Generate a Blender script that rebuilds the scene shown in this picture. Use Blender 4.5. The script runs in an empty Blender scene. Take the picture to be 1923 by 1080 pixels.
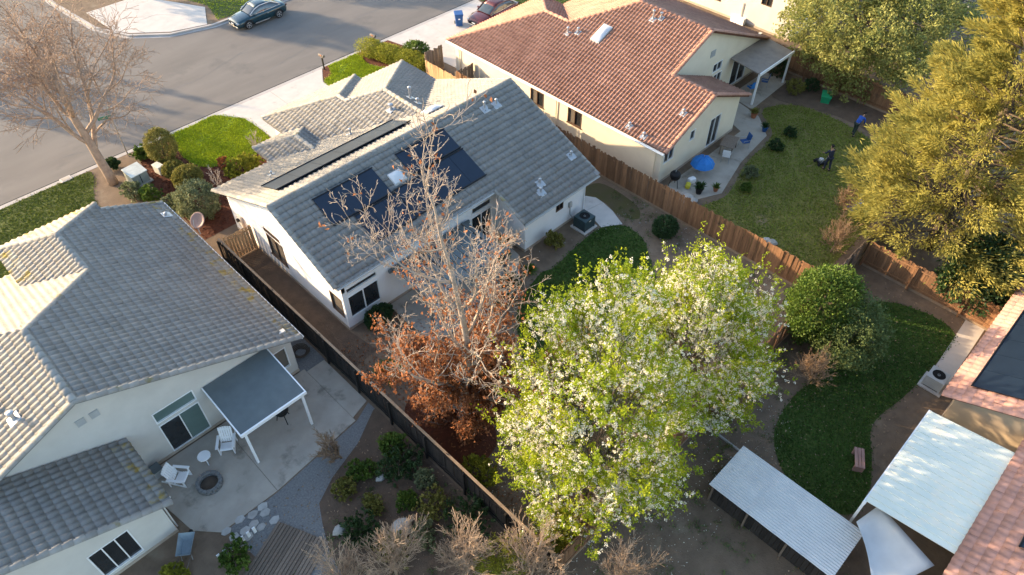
import bpy, bmesh, math, random
import numpy as np
from mathutils import Vector, Matrix

random.seed(7)
RNG = np.random.default_rng(11)
scene = bpy.context.scene
COL = scene.collection

# ------------------------------------------------------------------ camera
CAM_H = 28.0
PITCH, YAW = math.radians(46.36), math.radians(44.95)
FPX, IW, IH = 1369.87, 1923.0, 1080.0
_cp, _sp = math.cos(PITCH), math.sin(PITCH)
FWD = Vector((math.sin(YAW) * _cp, math.cos(YAW) * _cp, -_sp))
RGT = Vector((math.cos(YAW), -math.sin(YAW), 0))
UPV = RGT.cross(FWD)
cam_d = bpy.data.cameras.new('camera')
cam = bpy.data.objects.new('camera', cam_d)
COL.objects.link(cam)
cam.matrix_world = Matrix(((RGT.x, UPV.x, -FWD.x, 0), (RGT.y, UPV.y, -FWD.y, 0),
                           (RGT.z, UPV.z, -FWD.z, CAM_H), (0, 0, 0, 1)))
cam_d.sensor_width = 36.0
cam_d.lens = 36.0 * FPX / IW
cam_d.clip_start = 0.5
cam_d.clip_end = 2000
scene.camera = cam
scene.render.resolution_x, scene.render.resolution_y = 1024, 575

# ------------------------------------------------------------------ sky, sun, exposure
SUN_EL = math.radians(13.5)
SUN_H = Vector((0.43, -0.903, 0)).normalized()          # way the light travels over the ground
w = bpy.data.worlds.new('World'); scene.world = w; w.use_nodes = True
nt = w.node_tree
bg = nt.nodes['Background']
sky = nt.nodes.new('ShaderNodeTexSky')
sky.sky_type = 'NISHITA'; sky.sun_disc = False
sky.sun_elevation = SUN_EL
sky.sun_rotation = math.atan2(-SUN_H.x, -SUN_H.y)
sky.air_density = 1.0; sky.dust_density = 1.5; sky.ozone_density = 1.0
nt.links.new(sky.outputs[0], bg.inputs[0])
bg.inputs[1].default_value = 0.15
sd = bpy.data.lights.new('sun', 'SUN'); sun = bpy.data.objects.new('sun', sd); COL.objects.link(sun)
sd.energy = 3.3; sd.angle = math.radians(0.6); sd.color = (1.0, 0.735, 0.45)
_td = Vector((SUN_H.x * math.cos(SUN_EL), SUN_H.y * math.cos(SUN_EL), -math.sin(SUN_EL)))
sun.rotation_euler = _td.to_track_quat('-Z', 'Y').to_euler()
sun.location = (0, 60, 40)
vs = scene.view_settings
vs.view_transform = 'Standard'; vs.look = 'None'; vs.exposure = 2.12; vs.gamma = 1.0; vs.use_curve_mapping = False

# ------------------------------------------------------------------ helpers
def G(px, py, z=0.0):
    d = RGT * ((px - 961.5) / FPX) - UPV * ((py - 540) / FPX) + FWD
    t = (z - CAM_H) / d.z
    return Vector((t * d.x, t * d.y, z))
def proj(P):
    d = Vector(P) - Vector((0, 0, CAM_H)); k = d.dot(FWD)
    return 961.5 + FPX * d.dot(RGT) / k, 540 - FPX * d.dot(UPV) / k, k

def tag(o, label=None, cat=None, group=None, kind=None):
    if label: o['label'] = label
    if cat: o['category'] = cat
    if group: o['group'] = group
    if kind: o['kind'] = kind
    return o
def empty(name, loc=(0, 0, 0), rz=0.0, parent=None):
    o = bpy.data.objects.new(name, None); COL.objects.link(o)
    o.location = loc; o.rotation_euler = (0, 0, rz); o.empty_display_size = 0.3
    if parent: o.parent = parent
    return o
def link(name, me, parent=None):
    o = bpy.data.objects.new(name, me); COL.objects.link(o)
    if parent: o.parent = parent
    return o
def copy_tree(o, parent=None):
    c = o.copy(); COL.objects.link(c); c.parent = parent
    for ch in list(o.children): copy_tree(ch, c)
    return c
def np_mesh(name, V, F, mat, smooth=False):
    V = np.asarray(V, np.float32); F = np.asarray(F, np.int32)
    me = bpy.data.meshes.new(name)
    n, k = F.shape
    me.vertices.add(len(V)); me.vertices.foreach_set('co', V.ravel())
    me.loops.add(n * k); me.loops.foreach_set('vertex_index', F.ravel())
    me.polygons.add(n); me.polygons.foreach_set('loop_start', np.arange(0, n * k, k, dtype=np.int32))
    try: me.polygons.foreach_set('loop_total', np.full(n, k, np.int32))
    except Exception: pass
    me.update(calc_edges=True)
    if smooth: me.polygons.foreach_set('use_smooth', np.ones(n, bool))
    if mat: me.materials.append(mat)
    return me

class MB:
    """collects faces and links them as ONE mesh object"""
    def __init__(s): s.v = []; s.f = []
    def add(s, vs, fs):
        b = len(s.v); s.v += [tuple(p) for p in vs]; s.f += [tuple(i + b for i in f) for f in fs]; return s
    def box(s, x0, x1, y0, y1, z0, z1):
        return s.add([(x0,y0,z0),(x1,y0,z0),(x1,y1,z0),(x0,y1,z0),(x0,y0,z1),(x1,y0,z1),(x1,y1,z1),(x0,y1,z1)],
                     [(0,3,2,1),(4,5,6,7),(0,1,5,4),(1,2,6,5),(2,3,7,6),(3,0,4,7)])
    def cbox(s, c, d, rz=0, rx=0, ry=0):
        m = Matrix.Translation(c) @ Matrix.Rotation(rz, 4, 'Z') @ Matrix.Rotation(ry, 4, 'Y') @ Matrix.Rotation(rx, 4, 'X')
        a, b, h = d[0]/2, d[1]/2, d[2]/2
        vs = [m @ Vector(p) for p in ((-a,-b,-h),(a,-b,-h),(a,b,-h),(-a,b,-h),(-a,-b,h),(a,-b,h),(a,b,h),(-a,b,h))]
        return s.add(vs, [(0,3,2,1),(4,5,6,7),(0,1,5,4),(1,2,6,5),(2,3,7,6),(3,0,4,7)])
    def prism(s, poly, z0, z1):
        """poly: list of (x,y) counter-clockwise; z0,z1 numbers or functions of (x,y)"""
        a = sum(poly[i][0]*poly[(i+1)%len(poly)][1]-poly[(i+1)%len(poly)][0]*poly[i][1] for i in range(len(poly)))
        if a < 0: poly = poly[::-1]
        n = len(poly)
        f0 = z0 if callable(z0) else (lambda x, y: z0); f1 = z1 if callable(z1) else (lambda x, y: z1)
        vs = [(x, y, f0(x, y)) for x, y in poly] + [(x, y, f1(x, y)) for x, y in poly]
        return s.add(vs, [tuple(range(n))[::-1], tuple(range(n, 2*n))] + [(i, (i+1) % n, n+(i+1) % n, n+i) for i in range(n)])
    def tube(s, pts, rad, n=6, cap=True):
        pts = [Vector(p) for p in pts]
        if not hasattr(rad, '__len__'): rad = [rad]*len(pts)
        b = len(s.v); u = None
        for i, p in enumerate(pts):
            d = (pts[min(i+1, len(pts)-1)] - pts[max(i-1, 0)])
            d = d.normalized() if d.length > 1e-9 else Vector((0,0,1))
            if u is None: u = d.orthogonal().normalized()
            else:
                u = u - d*u.dot(d); u = u.normalized() if u.length > 1e-6 else d.orthogonal().normalized()
            v = d.cross(u)
            for k in range(n):
                a = 2*math.pi*k/n
                s.v.append(tuple(p + (u*math.cos(a) + v*math.sin(a))*rad[i]))
        for i in range(len(pts)-1):
            for k in range(n):
                s.f.append((b+i*n+k, b+i*n+(k+1) % n, b+(i+1)*n+(k+1) % n, b+(i+1)*n+k))
        if cap:
            s.f.append(tuple(b+k for k in range(n))[::-1]); s.f.append(tuple(b+(len(pts)-1)*n+k for k in range(n)))
        return s
    def lathe(s, prof, c=(0,0,0), n=16):
        b = len(s.v); m = len(prof)
        for r, z in prof:
            for k in range(n):
                a = 2*math.pi*k/n; s.v.append((c[0]+r*math.cos(a), c[1]+r*math.sin(a), c[2]+z))
        for i in range(m-1):
            for k in range(n):
                s.f.append((b+i*n+k, b+i*n+(k+1) % n, b+(i+1)*n+(k+1) % n, b+(i+1)*n+k))
        s.f.append(tuple(b+k for k in range(n))[::-1]); s.f.append(tuple(b+(m-1)*n+k for k in range(n)))
        return s
    def grid(s, rows, close=False):
        b = len(s.v); n = len(rows[0])
        for r in rows: s.v += [tuple(p) for p in r]
        for i in range(len(rows)-1):
            for k in range(n if close else n-1):
                s.f.append((b+i*n+k, b+i*n+(k+1) % n, b+(i+1)*n+(k+1) % n, b+(i+1)*n+k))
        return s
    def mesh(s, name, mat, smooth=False):
        me = bpy.data.meshes.new(name); me.from_pydata(s.v, [], s.f); me.update()
        if smooth: me.polygons.foreach_set('use_smooth', np.ones(len(me.polygons), bool))
        if mat: me.materials.append(mat)
        return me
    def build(s, name, mat, parent=None, smooth=False, bevel=0.0):
        o = link(name, s.mesh(name, mat, smooth), parent)
        if bevel:
            m = o.modifiers.new('bevel', 'BEVEL'); m.width = bevel; m.segments = 2; m.limit_method = 'ANGLE'
        return o

# ------------------------------------------------------------------ materials
def mat(name, c1, c2=None, scale=4.0, rough=0.8, bump=0.0, bscale=None, rnd=0.0, isl=0.0, stain=None, spec=0.3,
        metallic=0.0, trans=0.0, coat=0.0, low=None, coords='obj', wave=None, stretch=None):
    """noise between c1 and c2; rnd / isl: brightness change per object / per piece; stain = (colour, scale, threshold);
    low = (colour, height): splash dirt close to the ground"""
    m = bpy.data.materials.new(name); m.use_nodes = True
    t = m.node_tree; N = t.nodes; L = t.links
    b = N['Principled BSDF']
    geo = N.new('ShaderNodeNewGeometry'); oi = N.new('ShaderNodeObjectInfo')
    pos = geo.outputs['Position']
    if stretch:
        mp = N.new('ShaderNodeMapping'); mp.inputs['Scale'].default_value = stretch
        L.new(pos, mp.inputs['Vector']); posn = mp.outputs[0]
    else: posn = pos
    def noise(sc, det=5.0, ro=0.6, src=None):
        n = N.new('ShaderNodeTexNoise'); n.inputs['Scale'].default_value = sc; n.inputs['Detail'].default_value = det
        n.inputs['Roughness'].default_value = ro; L.new(src or posn, n.inputs['Vector']); return n.outputs['Fac']
    def ramp(src, lo, hi):
        r = N.new('ShaderNodeMapRange'); r.inputs['From Min'].default_value = lo; r.inputs['From Max'].default_value = hi
        L.new(src, r.inputs['Value']); return r.outputs[0]
    def mix(fac, a, c):
        x = N.new('ShaderNodeMix'); x.data_type = 'RGBA'
        if isinstance(fac, float): x.inputs[0].default_value = fac
        else: L.new(fac, x.inputs[0])
        for i, q in ((6, a), (7, c)):
            if isinstance(q, tuple): x.inputs[i].default_value = q + (1,)
            else: L.new(q, x.inputs[i])
        return x.outputs[2]
    def math_(op, a, c):
        x = N.new('ShaderNodeMath'); x.operation = op
        for i, q in ((0, a), (1, c)):
            if isinstance(q, (int, float)): x.inputs[i].default_value = q
            else: L.new(q, x.inputs[i])
        return x.outputs[0]
    c2 = c2 or tuple(x*0.75 for x in c1)
    col = mix(ramp(noise(scale), 0.3, 0.7), c1, c2)
    if stain:
        sc, ss, th = stain
        col = mix(ramp(noise(ss, 6.0, 0.65, pos), th, th+0.12), col, sc)
    if low:
        sx = N.new('ShaderNodeSeparateXYZ'); L.new(pos, sx.inputs[0])
        h = math_('ADD', sx.outputs[2], math_('MULTIPLY', noise(2.5, 4.0, 0.6, pos), low[1]*1.2))
        f = ramp(h, low[1]*1.6, low[1]*0.6)
        col = mix(math_('MULTIPLY', f, 0.8), col, low[0])
    if rnd or isl:
        v = None
        if rnd: v = math_('MULTIPLY', math_('SUBTRACT', oi.outputs['Random'], 0.5), 2*rnd)
        if isl:
            q = math_('MULTIPLY', math_('SUBTRACT', geo.outputs['Random Per Island'], 0.5), 2*isl)
            v = q if v is None else math_('ADD', v, q)
        hs = N.new('ShaderNodeHueSaturation'); L.new(col, hs.inputs['Color'])
        L.new(math_('ADD', v, 1.0), hs.inputs['Value']); col = hs.outputs[0]
    L.new(col, b.inputs['Base Color'])
    b.inputs['Roughness'].default_value = rough; b.inputs['Specular IOR Level'].default_value = spec
    b.inputs['Metallic'].default_value = metallic
    if coat: b.inputs['Coat Weight'].default_value = coat; b.inputs['Coat Roughness'].default_value = 0.05
    if bump:
        bn = N.new('ShaderNodeBump'); bn.inputs['Strength'].default_value = 1.0; bn.inputs['Distance'].default_value = bump
        L.new(noise(bscale or scale*4, 6.0, 0.65), bn.inputs['Height']); L.new(bn.outputs[0], b.inputs['Normal'])
    if trans:
        tr = N.new('ShaderNodeBsdfTranslucent'); L.new(col, tr.inputs['Color'])
        ms = N.new('ShaderNodeMixShader'); ms.inputs[0].default_value = trans
        L.new(b.outputs[0], ms.inputs[1]); L.new(tr.outputs[0], ms.inputs[2])
        L.new(ms.outputs[0], N['Material Output'].inputs['Surface'])
    return m

M = {}
M['asphalt'] = mat('asphalt', (.162,.148,.136), (.122,.112,.104), 0.5, .9, .008, 40, stretch=(.25,1,1), stain=((.115,.108,.102), .28, .56))
M['concrete'] = mat('concrete', (.50,.46,.42), (.42,.39,.36), 1.3, .85, .003, 30, stain=((.36,.33,.30), .8, .58))
M['concrete_grey'] = mat('concrete_grey', (.40,.355,.30), (.31,.275,.23), 1.1, .85, .003, 30, stain=((.19,.17,.14), .7, .57))
M['kerb'] = mat('kerb', (.40,.37,.35), (.32,.30,.28), 1.5, .85, .003, 30, stain=((.22,.2,.19), .9, .6))
M['soil'] = mat('soil', (.185,.130,.088), (.120,.085,.058), 1.6, .95, .03, 12, stain=((.21,.165,.115), .5, .58))
M['soil_dark'] = mat('soil_dark', (.125,.085,.058), (.08,.056,.04), 2.2, .95, .03, 14, stain=((.13,.10,.07), .7, .6))
M['mulch'] = mat('mulch', (.135,.040,.018), (.065,.022,.012), 6, .95, .05, 22)
M['gravel'] = mat('gravel', (.22,.22,.215), (.12,.12,.12), 14, .9, .04, 26)
M['lawn_soil'] = mat('lawn_soil', (.060,.085,.014), (.040,.060,.012), 2, .95, .02, 20)
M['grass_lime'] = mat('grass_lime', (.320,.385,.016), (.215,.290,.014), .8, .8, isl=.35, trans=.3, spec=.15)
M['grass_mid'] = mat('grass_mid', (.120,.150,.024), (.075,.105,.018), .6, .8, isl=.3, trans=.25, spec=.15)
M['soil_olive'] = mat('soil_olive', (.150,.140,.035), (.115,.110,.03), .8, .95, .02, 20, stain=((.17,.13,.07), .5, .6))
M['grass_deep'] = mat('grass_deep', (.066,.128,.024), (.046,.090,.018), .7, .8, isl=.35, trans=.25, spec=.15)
M['grass_olive'] = mat('grass_olive', (.180,.220,.034), (.130,.172,.028), .5, .8, isl=.35, trans=.25, spec=.15)
M['tile_grey'] = mat('tile_grey', (.222,.215,.205), (.166,.163,.160), 1.1, .85, .004, 25, rnd=.06, isl=.05, stain=((.175,.168,.155), .5, .60), spec=.25)
M['tile_lichen'] = mat('tile_lichen', (.25,.245,.23), (.19,.19,.185), 1.4, .9, .005, 25, rnd=.05, isl=.05, stain=((.27,.20,.055), 1.8, .52), spec=.2)
M['cap_grey'] = mat('cap_grey', (.30,.285,.26), (.22,.21,.195), 2, .88, .004, 25, rnd=.14, isl=.14, stain=((.22,.18,.07), 1.1, .57), spec=.2)
M['tile_red'] = mat('tile_red', (.315,.180,.138), (.225,.120,.090), .9, .85, .004, 25, rnd=.06, isl=.07, stain=((.24,.115,.09), .5, .6), spec=.25)
M['cap_red'] = mat('cap_red', (.40,.215,.155), (.30,.15,.105), 2, .85, .004, 25, rnd=.14, isl=.14)
M['tile_pink'] = mat('tile_pink', (.40,.235,.20), (.30,.17,.145), 1, .85, .006, 18, rnd=.1, isl=.14)
M['deck_grey'] = mat('deck_grey', (.15,.15,.148), None, 3, .9)
M['deck_red'] = mat('deck_red', (.16,.075,.05), None, 3, .9)
M['white_stucco'] = mat('white_stucco', (.76,.755,.75), (.70,.695,.69), 1.4, .9, .004, 45, low=((.42,.33,.25), .20))
M['cream_stucco'] = mat('cream_stucco', (.72,.64,.50), (.66,.58,.45), 1.2, .9, .004, 45, low=((.40,.31,.22), .20))
M['pale_stucco'] = mat('pale_stucco', (.57,.54,.49), (.51,.48,.435), 1.2, .9, .004, 45, low=((.36,.30,.23), .18))
M['tan_stucco'] = mat('tan_stucco', (.50,.39,.27), (.43,.33,.23), 1.2, .9, .004, 45)
M['foundation'] = mat('foundation', (.43,.36,.29), (.33,.27,.21), 3, .9, .004, 30)
M['trim_white'] = mat('trim_white', (.78,.77,.75), (.70,.69,.67), 3, .6)
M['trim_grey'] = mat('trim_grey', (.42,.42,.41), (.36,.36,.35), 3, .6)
M['trim_brown'] = mat('trim_brown', (.12,.075,.05), None, 3, .6)
M['glass'] = mat('glass', (.018,.020,.022), (.030,.032,.034), 1.5, .06, spec=.6)
M['glass_blind'] = mat('glass_blind', (.16,.14,.115), (.12,.105,.09), 1.2, .12, spec=.6)
M['glass_green'] = mat('glass_green', (.12,.17,.155), (.09,.135,.125), 1, .1, spec=.6)
M['solar'] = mat('solar', (.007,.015,.030), (.010,.020,.038), 2, .38, .002, 60, spec=.4)
M['solar_line'] = mat('solar_line', (.05,.055,.06), None, 2, .5)
M['mail_metal'] = mat('mail_metal', (.16,.14,.12), None, 4, .5)
M['metal'] = mat('metal', (.44,.45,.46), (.34,.35,.36), 4, .42, metallic=.6)
M['skylight'] = mat('skylight', (.55,.56,.57), (.47,.48,.50), 2, .3)
M['wood_fence'] = mat('wood_fence', (.245,.130,.066), (.150,.078,.040), 3, .85, .004, 20, rnd=.30, stretch=(6,6,.6), stain=((.10,.06,.04), 1.3, .60))
M['wood_new'] = mat('wood_new', (.50,.325,.18), (.38,.235,.12), 3, .8, .004, 20, rnd=.15, stretch=(6,6,.6))
M['wood_grey'] = mat('wood_grey', (.20,.155,.12), (.12,.092,.072), 3, .9, .004, 20, rnd=.22, stretch=(6,6,.6))
M['wood_black'] = mat('wood_black', (.026,.022,.020), (.016,.014,.013), 3, .85, .004, 20, rnd=.35, stretch=(6,6,.6))
M['wood_rail'] = mat('wood_rail', (.30,.215,.145), (.21,.15,.10), 3, .9, .004, 18)
M['white_paint'] = mat('white_paint', (.80,.80,.80), (.74,.74,.74), 3, .5)
M['grey_paint'] = mat('grey_paint', (.125,.145,.150), (.100,.118,.124), 2, .7, .003, 20)
M['black'] = mat('black', (.012,.012,.013), None, 3, .6)
M['rubber'] = mat('rubber', (.018,.018,.018), None, 6, .8)
M['rim'] = mat('rim', (.55,.55,.56), (.4,.4,.41), 5, .35, metallic=.8)
M['car_teal'] = mat('car_teal', (.012,.045,.060), (.010,.038,.052), 3, .25, coat=.8, metallic=.3)
M['car_maroon'] = mat('car_maroon', (.105,.022,.018), (.085,.018,.016), 3, .25, coat=.8, metallic=.3)
M['car_glass'] = mat('car_glass', (.05,.065,.075), None, 3, .05, spec=.8)
M['blue_plastic'] = mat('blue_plastic', (.020,.085,.26), (.016,.068,.21), 3, .5)
M['blue_cloth'] = mat('blue_cloth', (.030,.20,.56), (.022,.15,.45), 3, .7)
M['green_plastic'] = mat('green_plastic', (.02,.30,.13), None, 3, .5)
M['ac_body'] = mat('ac_body', (.045,.072,.078), (.035,.058,.064), 4, .5)
M['util_green'] = mat('util_green', (.33,.335,.27), (.27,.275,.22), 3, .6)
M['util_white'] = mat('util_white', (.66,.67,.60), None, 3, .6)
M['bark_pale'] = mat('bark_pale', (.39,.325,.27), (.27,.22,.18), 5, .9, .01, 20)
M['bark_tan'] = mat('bark_tan', (.36,.26,.19), (.24,.165,.12), 4, .9, .012, 16)
M['bark_dark'] = mat('bark_dark', (.10,.075,.055), (.065,.05,.038), 5, .95, .015, 16)
M['twig_tan'] = mat('twig_tan', (.40,.30,.21), (.30,.21,.145), 5, .9, isl=.2)
M['leaf_brown'] = mat('leaf_brown', (.35,.150,.068), (.22,.088,.042), 3, .8, isl=.40, trans=.35, spec=.15)
M['leaf_lime'] = mat('leaf_lime', (.35,.380,.018), (.18,.275,.016), 1.0, .6, isl=.30, trans=.50, spec=.25)
M['blossom'] = mat('blossom', (.80,.76,.66), (.72,.69,.56), 4, .8, isl=.10, trans=.35, spec=.1)
M['leaf_gold'] = mat('leaf_gold', (.43,.37,.095), (.24,.245,.070), .45, .75, isl=.16, trans=.45, spec=.15)
M['leaf_pale'] = mat('leaf_pale', (.330,.320,.100), (.170,.200,.060), .8, .7, isl=.35, trans=.38, spec=.2)
M['leaf_silver'] = mat('leaf_silver', (.34,.35,.30), (.24,.26,.24), 1, .75, isl=.25, trans=.2, spec=.2)
M['leaf_green'] = mat('leaf_green', (.120,.180,.026), (.060,.110,.020), 1.5, .6, isl=.35, trans=.30, spec=.25)
M['leaf_deep'] = mat('leaf_deep', (.040,.080,.022), (.026,.055,.018), 2, .55, isl=.35, trans=.22, spec=.3)
M['leaf_sage'] = mat('leaf_sage', (.125,.165,.055), (.070,.105,.035), 1.2, .65, isl=.3, trans=.25, spec=.2)
M['soil_lime'] = mat('soil_lime', (.200,.255,.018), (.150,.20,.016), 1, .95, .02, 20)
M['soil_mid'] = mat('soil_mid', (.095,.11,.024), (.07,.085,.02), 1, .95, .02, 20)
M['leaf_olive'] = mat('leaf_olive', (.235,.210,.050), (.150,.150,.036), 2, .65, isl=.35, trans=.25, spec=.2)
M['leaf_grey'] = mat('leaf_grey', (.215,.230,.120), (.120,.150,.070), 2.5, .7, isl=.35, trans=.22, spec=.2)
M['leaf_yellow'] = mat('leaf_yellow', (.30,.29,.030), (.20,.22,.028), 2, .65, isl=.35, trans=.35, spec=.2)
M['leaf_red'] = mat('leaf_red', (.40,.11,.04), (.27,.12,.04), 3, .65, isl=.3, trans=.3, spec=.2)
M['dry_brush'] = mat('dry_brush', (.33,.225,.14), (.22,.15,.095), 3, .9, isl=.3)
M['stone'] = mat('stone', (.40,.385,.36), (.30,.29,.27), 4, .9, .02, 14, rnd=.15)
M['skin'] = mat('skin', (.42,.25,.17), None, 5, .6)
M['navy'] = mat('navy', (.030,.036,.060), (.022,.027,.046), 6, .85)
M['hair'] = mat('hair', (.02,.015,.012), None, 8, .7)
M['terracotta'] = mat('terracotta', (.36,.14,.07), None, 5, .8)
M['sheet_white'] = mat('sheet_white', (.62,.60,.575), (.53,.515,.50), 1.2, .8, .003, 25, stain=((.40,.39,.37), 1.0, .66))
M['sheet_aqua'] = mat('sheet_aqua', (.72,.705,.60), (.60,.64,.57), .7, .85, stain=((.76,.69,.56), .5, .54))
M['yellow'] = mat('yellow', (.65,.55,.05), None, 4, .6)
M['sign_green'] = mat('sign_green', (.02,.19,.13), None, 4, .5)

from mathutils.geometry import tessellate_polygon
# ------------------------------------------------------------------ setting: ground, streets, paths
def smooth_poly(pts, n=6):
    P = [Vector((p[0], p[1])) for p in pts]; out = []
    for i in range(len(P)):
        a, b, c, d = P[i-1], P[i], P[(i+1) % len(P)], P[(i+2) % len(P)]
        for k in range(n):
            t = k/n
            q = 0.5*((2*b) + (c-a)*t + (2*a-5*b+4*c-d)*t*t + (3*b-a-3*c+d)*t**3)
            out.append((q.x, q.y))
    return out
def sheet(name, poly, z, m, smooth=False, kind='structure', thick=0.0):
    if smooth: poly = smooth_poly(poly)
    if thick: return tag(MB().prism(poly, z-thick, z).build(name, m), kind=kind)
    me = bpy.data.meshes.new(name)
    a = sum(poly[i][0]*poly[(i+1) % len(poly)][1]-poly[(i+1) % len(poly)][0]*poly[i][1] for i in range(len(poly)))
    if a < 0: poly = poly[::-1]
    vv = [Vector((x, y, z)) for x, y in poly]; ff = []
    for t in tessellate_polygon([vv]):
        a_, b_, c_ = [vv[q] for q in t]; cr = (b_-a_).cross(c_-a_).z
        if abs(cr) > 1e-6: ff.append(tuple(t) if cr > 0 else tuple(t)[::-1])
    me.from_pydata([tuple(q) for q in vv], [], ff); me.update()
    me.materials.append(m)
    return tag(link(name, me), kind=kind)
def in_poly(poly, X, Y):
    ins = np.zeros(len(X), bool); n = len(poly)
    for i in range(n):
        x0, y0 = poly[i]; x1, y1 = poly[(i+1) % n]
        if y0 == y1: continue
        c = ((y0 > Y) != (y1 > Y)) & (X < (x1-x0)*(Y-y0)/(y1-y0)+x0)
        ins ^= c
    return ins
def scatter(poly, dens):
    xs = [p[0] for p in poly]; ys = [p[1] for p in poly]
    n = int((max(xs)-min(xs))*(max(ys)-min(ys))*dens)
    X = RNG.uniform(min(xs), max(xs), n); Y = RNG.uniform(min(ys), max(ys), n)
    k = in_poly(poly, X, Y); return X[k], Y[k]
def lawn(name, pts, m, z=0.012, dens=170, h=0.045, smooth=True, soil='lawn_soil'):
    poly = smooth_poly(pts) if smooth else pts
    sheet(name, poly, z, M[soil])
    X, Y = scatter(poly, dens); X = X+RNG.normal(0, .09, len(X)); Y = Y+RNG.normal(0, .09, len(Y))
    bare = np.sin(X*1.7+np.sin(Y*1.1)*2)*np.sin(Y*1.3+np.sin(X*.9)*2)      # thinner patches
    kp = RNG.uniform(0, 1, len(X)) > np.clip(bare-.45, 0, 1)*1.1; X, Y = X[kp], Y[kp]; n = len(X)
    hgt = h*RNG.uniform(.6, 1.3, n); a = RNG.uniform(0, 2*math.pi, n); wd = RNG.uniform(.018, .04, n)
    lx, ly = RNG.normal(0, .03, n), RNG.normal(0, .03, n)
    ca, sa = np.cos(a)*wd, np.sin(a)*wd
    Z = np.full(n, z)
    V = np.stack([np.stack([X-ca, Y-sa, Z], 1), np.stack([X+ca, Y+sa, Z], 1),
                  np.stack([X+ca*.7+lx, Y+sa*.7+ly, Z+hgt], 1), np.stack([X-ca*.7+lx, Y-sa*.7+ly, Z+hgt*.9], 1)], 1).reshape(-1, 3)
    F = np.arange(4*n).reshape(-1, 4)
    return tag(link(name + '_grass', np_mesh(name + '_grass', V, F, m)), 'short grass blades covering a lawn', 'grass', kind='stuff')

sheet('ground', [(-300,-300),(400,-300),(400,400),(-300,400)], -0.16, M['soil'])
sheet('street', [(-120,45.3),(200,45.3),(200,56.45),(22.5,56.45),(19.1,57.5),(16.6,59.7),(15.2,63),(14.6,70),(14.6,140),(2,140),(2,58),(-120,58)], -0.13, M['asphalt'])
MB().prism([(-120,44.75),(-120,-120),(200,-120),(200,44.75)], -0.4, 0.0).build('yard_ground', M['soil'])['kind'] = 'structure'
far_yard = [(200,56.9),(22.6,56.9),(19.4,57.9),(17.0,60.0),(15.65,63.1),(15.05,70),(15.05,140),(200,140)]
MB().prism(far_yard, -0.4, 0.0).build('yard_ground', M['soil'])['kind'] = 'structure'
k = MB()
for x0 in range(-60, 120, 3):
    k.prism([(x0+.012,44.98),(x0+2.988,44.98),(x0+2.988,45.3),(x0+.012,45.3)], -0.3, -0.122)
    k.prism([(x0+.012,44.75),(x0+2.988,44.75),(x0+2.988,44.985),(x0+.012,44.985)], -0.3, 0.006)
tag(k.build('kerb', M['kerb'], bevel=.012), kind='structure')
k = MB(); fe = [(15.05,140),(15.05,70),(15.65,63.1),(17.0,60.0),(19.4,57.9),(22.6,56.9),(60,56.9),(120,56.9)]
fi = [(14.6,140),(14.6,70),(15.2,63),(16.6,59.7),(19.1,57.5),(22.5,56.45),(60,56.45),(120,56.45)]
for i in range(len(fe)-1):
    a, b, c, d = [Vector(q) for q in (fe[i], fe[i+1], fi[i+1], fi[i])]
    m1, m2 = d.lerp(a, .55), c.lerp(b, .55)
    k.prism([tuple(a), tuple(b), tuple(m2), tuple(m1)], -0.3, 0.006); k.prism([tuple(m1), tuple(m2), tuple(c), tuple(d)], -0.3, -0.121)
tag(k.build('kerb', M['kerb']), kind='structure')
tag(MB().box(-60,120,45.28,45.36,-.128,-.119).build('gutter_seam', M['rubber']), kind='structure')
def crack(pts, w_):
    L_ = []; R_ = []
    for i, p in enumerate(pts):
        d = (Vector(pts[min(i+1, len(pts)-1)])-Vector(pts[max(i-1, 0)])).normalized(); nn = Vector((-d.y, d.x))*w_*random.uniform(.5, 1)
        L_.append((p[0]+nn.x, p[1]+nn.y, -.1255)); R_.append((p[0]-nn.x, p[1]-nn.y, -.1255))
    tag(MB().grid([L_, R_]).build('asphalt_crack', M['deck_grey']), kind='structure')
for x0, y0, a, L in ((14,50,.1,12),(22,47.5,.35,9),(20,52,-.5,5),(28,49.5,.05,14),(8,53,.9,9),(6,47.5,-.05,10),(33,52,.2,12)):
    p = Vector((x0, y0)); pts = []
    for i in range(int(L/.5)): pts.append(tuple(p)); a += random.gauss(0, .14); p = p+Vector((math.cos(a), math.sin(a)))*.5
    crack(pts, .022)
# driveways
def slabs(name, polys, z, m, gap=0.012):
    """concrete poured in bays, open joints between them"""
    root = None
    for i, p in enumerate(polys):
        c = Vector((sum(q[0] for q in p)/len(p), sum(q[1] for q in p)/len(p)))
        q = [tuple(Vector(v) + (c-Vector(v)).normalized()*gap) for v in p]
        o = MB().prism(q, z-.06, z + .0015*(i % 3)).build(name if root is None else 'slab', m, root, bevel=.006)
        if root is None: root = tag(o, kind='structure')
    return root
slabs('driveway', [[(16.0,44.74),(20.3,44.74),(20.3,41.3),(17.3,41.3),(17.2,43.0)], [(20.3,44.74),(24.75,44.74),(23.75,43.2),(23.6,41.3),(20.3,41.3)],
                   [(17.3,41.3),(20.3,41.3),(20.3,37.6),(17.3,37.6)], [(20.3,41.3),(23.6,41.3),(23.6,37.6),(20.3,37.6)]], .02, M['concrete'])
slabs('driveway', [[(30.9,44.74),(34.7,44.74),(34.7,41.4),(31.6,41.4)], [(34.7,44.74),(40.6,44.74),(40.2,41.4),(34.7,41.4)],
                   [(31.6,41.4),(34.7,41.4),(34.7,37.2),(31.9,37.2)], [(34.7,41.4),(40.2,41.4),(40.2,37.2),(34.7,37.2)]], .02, M['concrete'])
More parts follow.
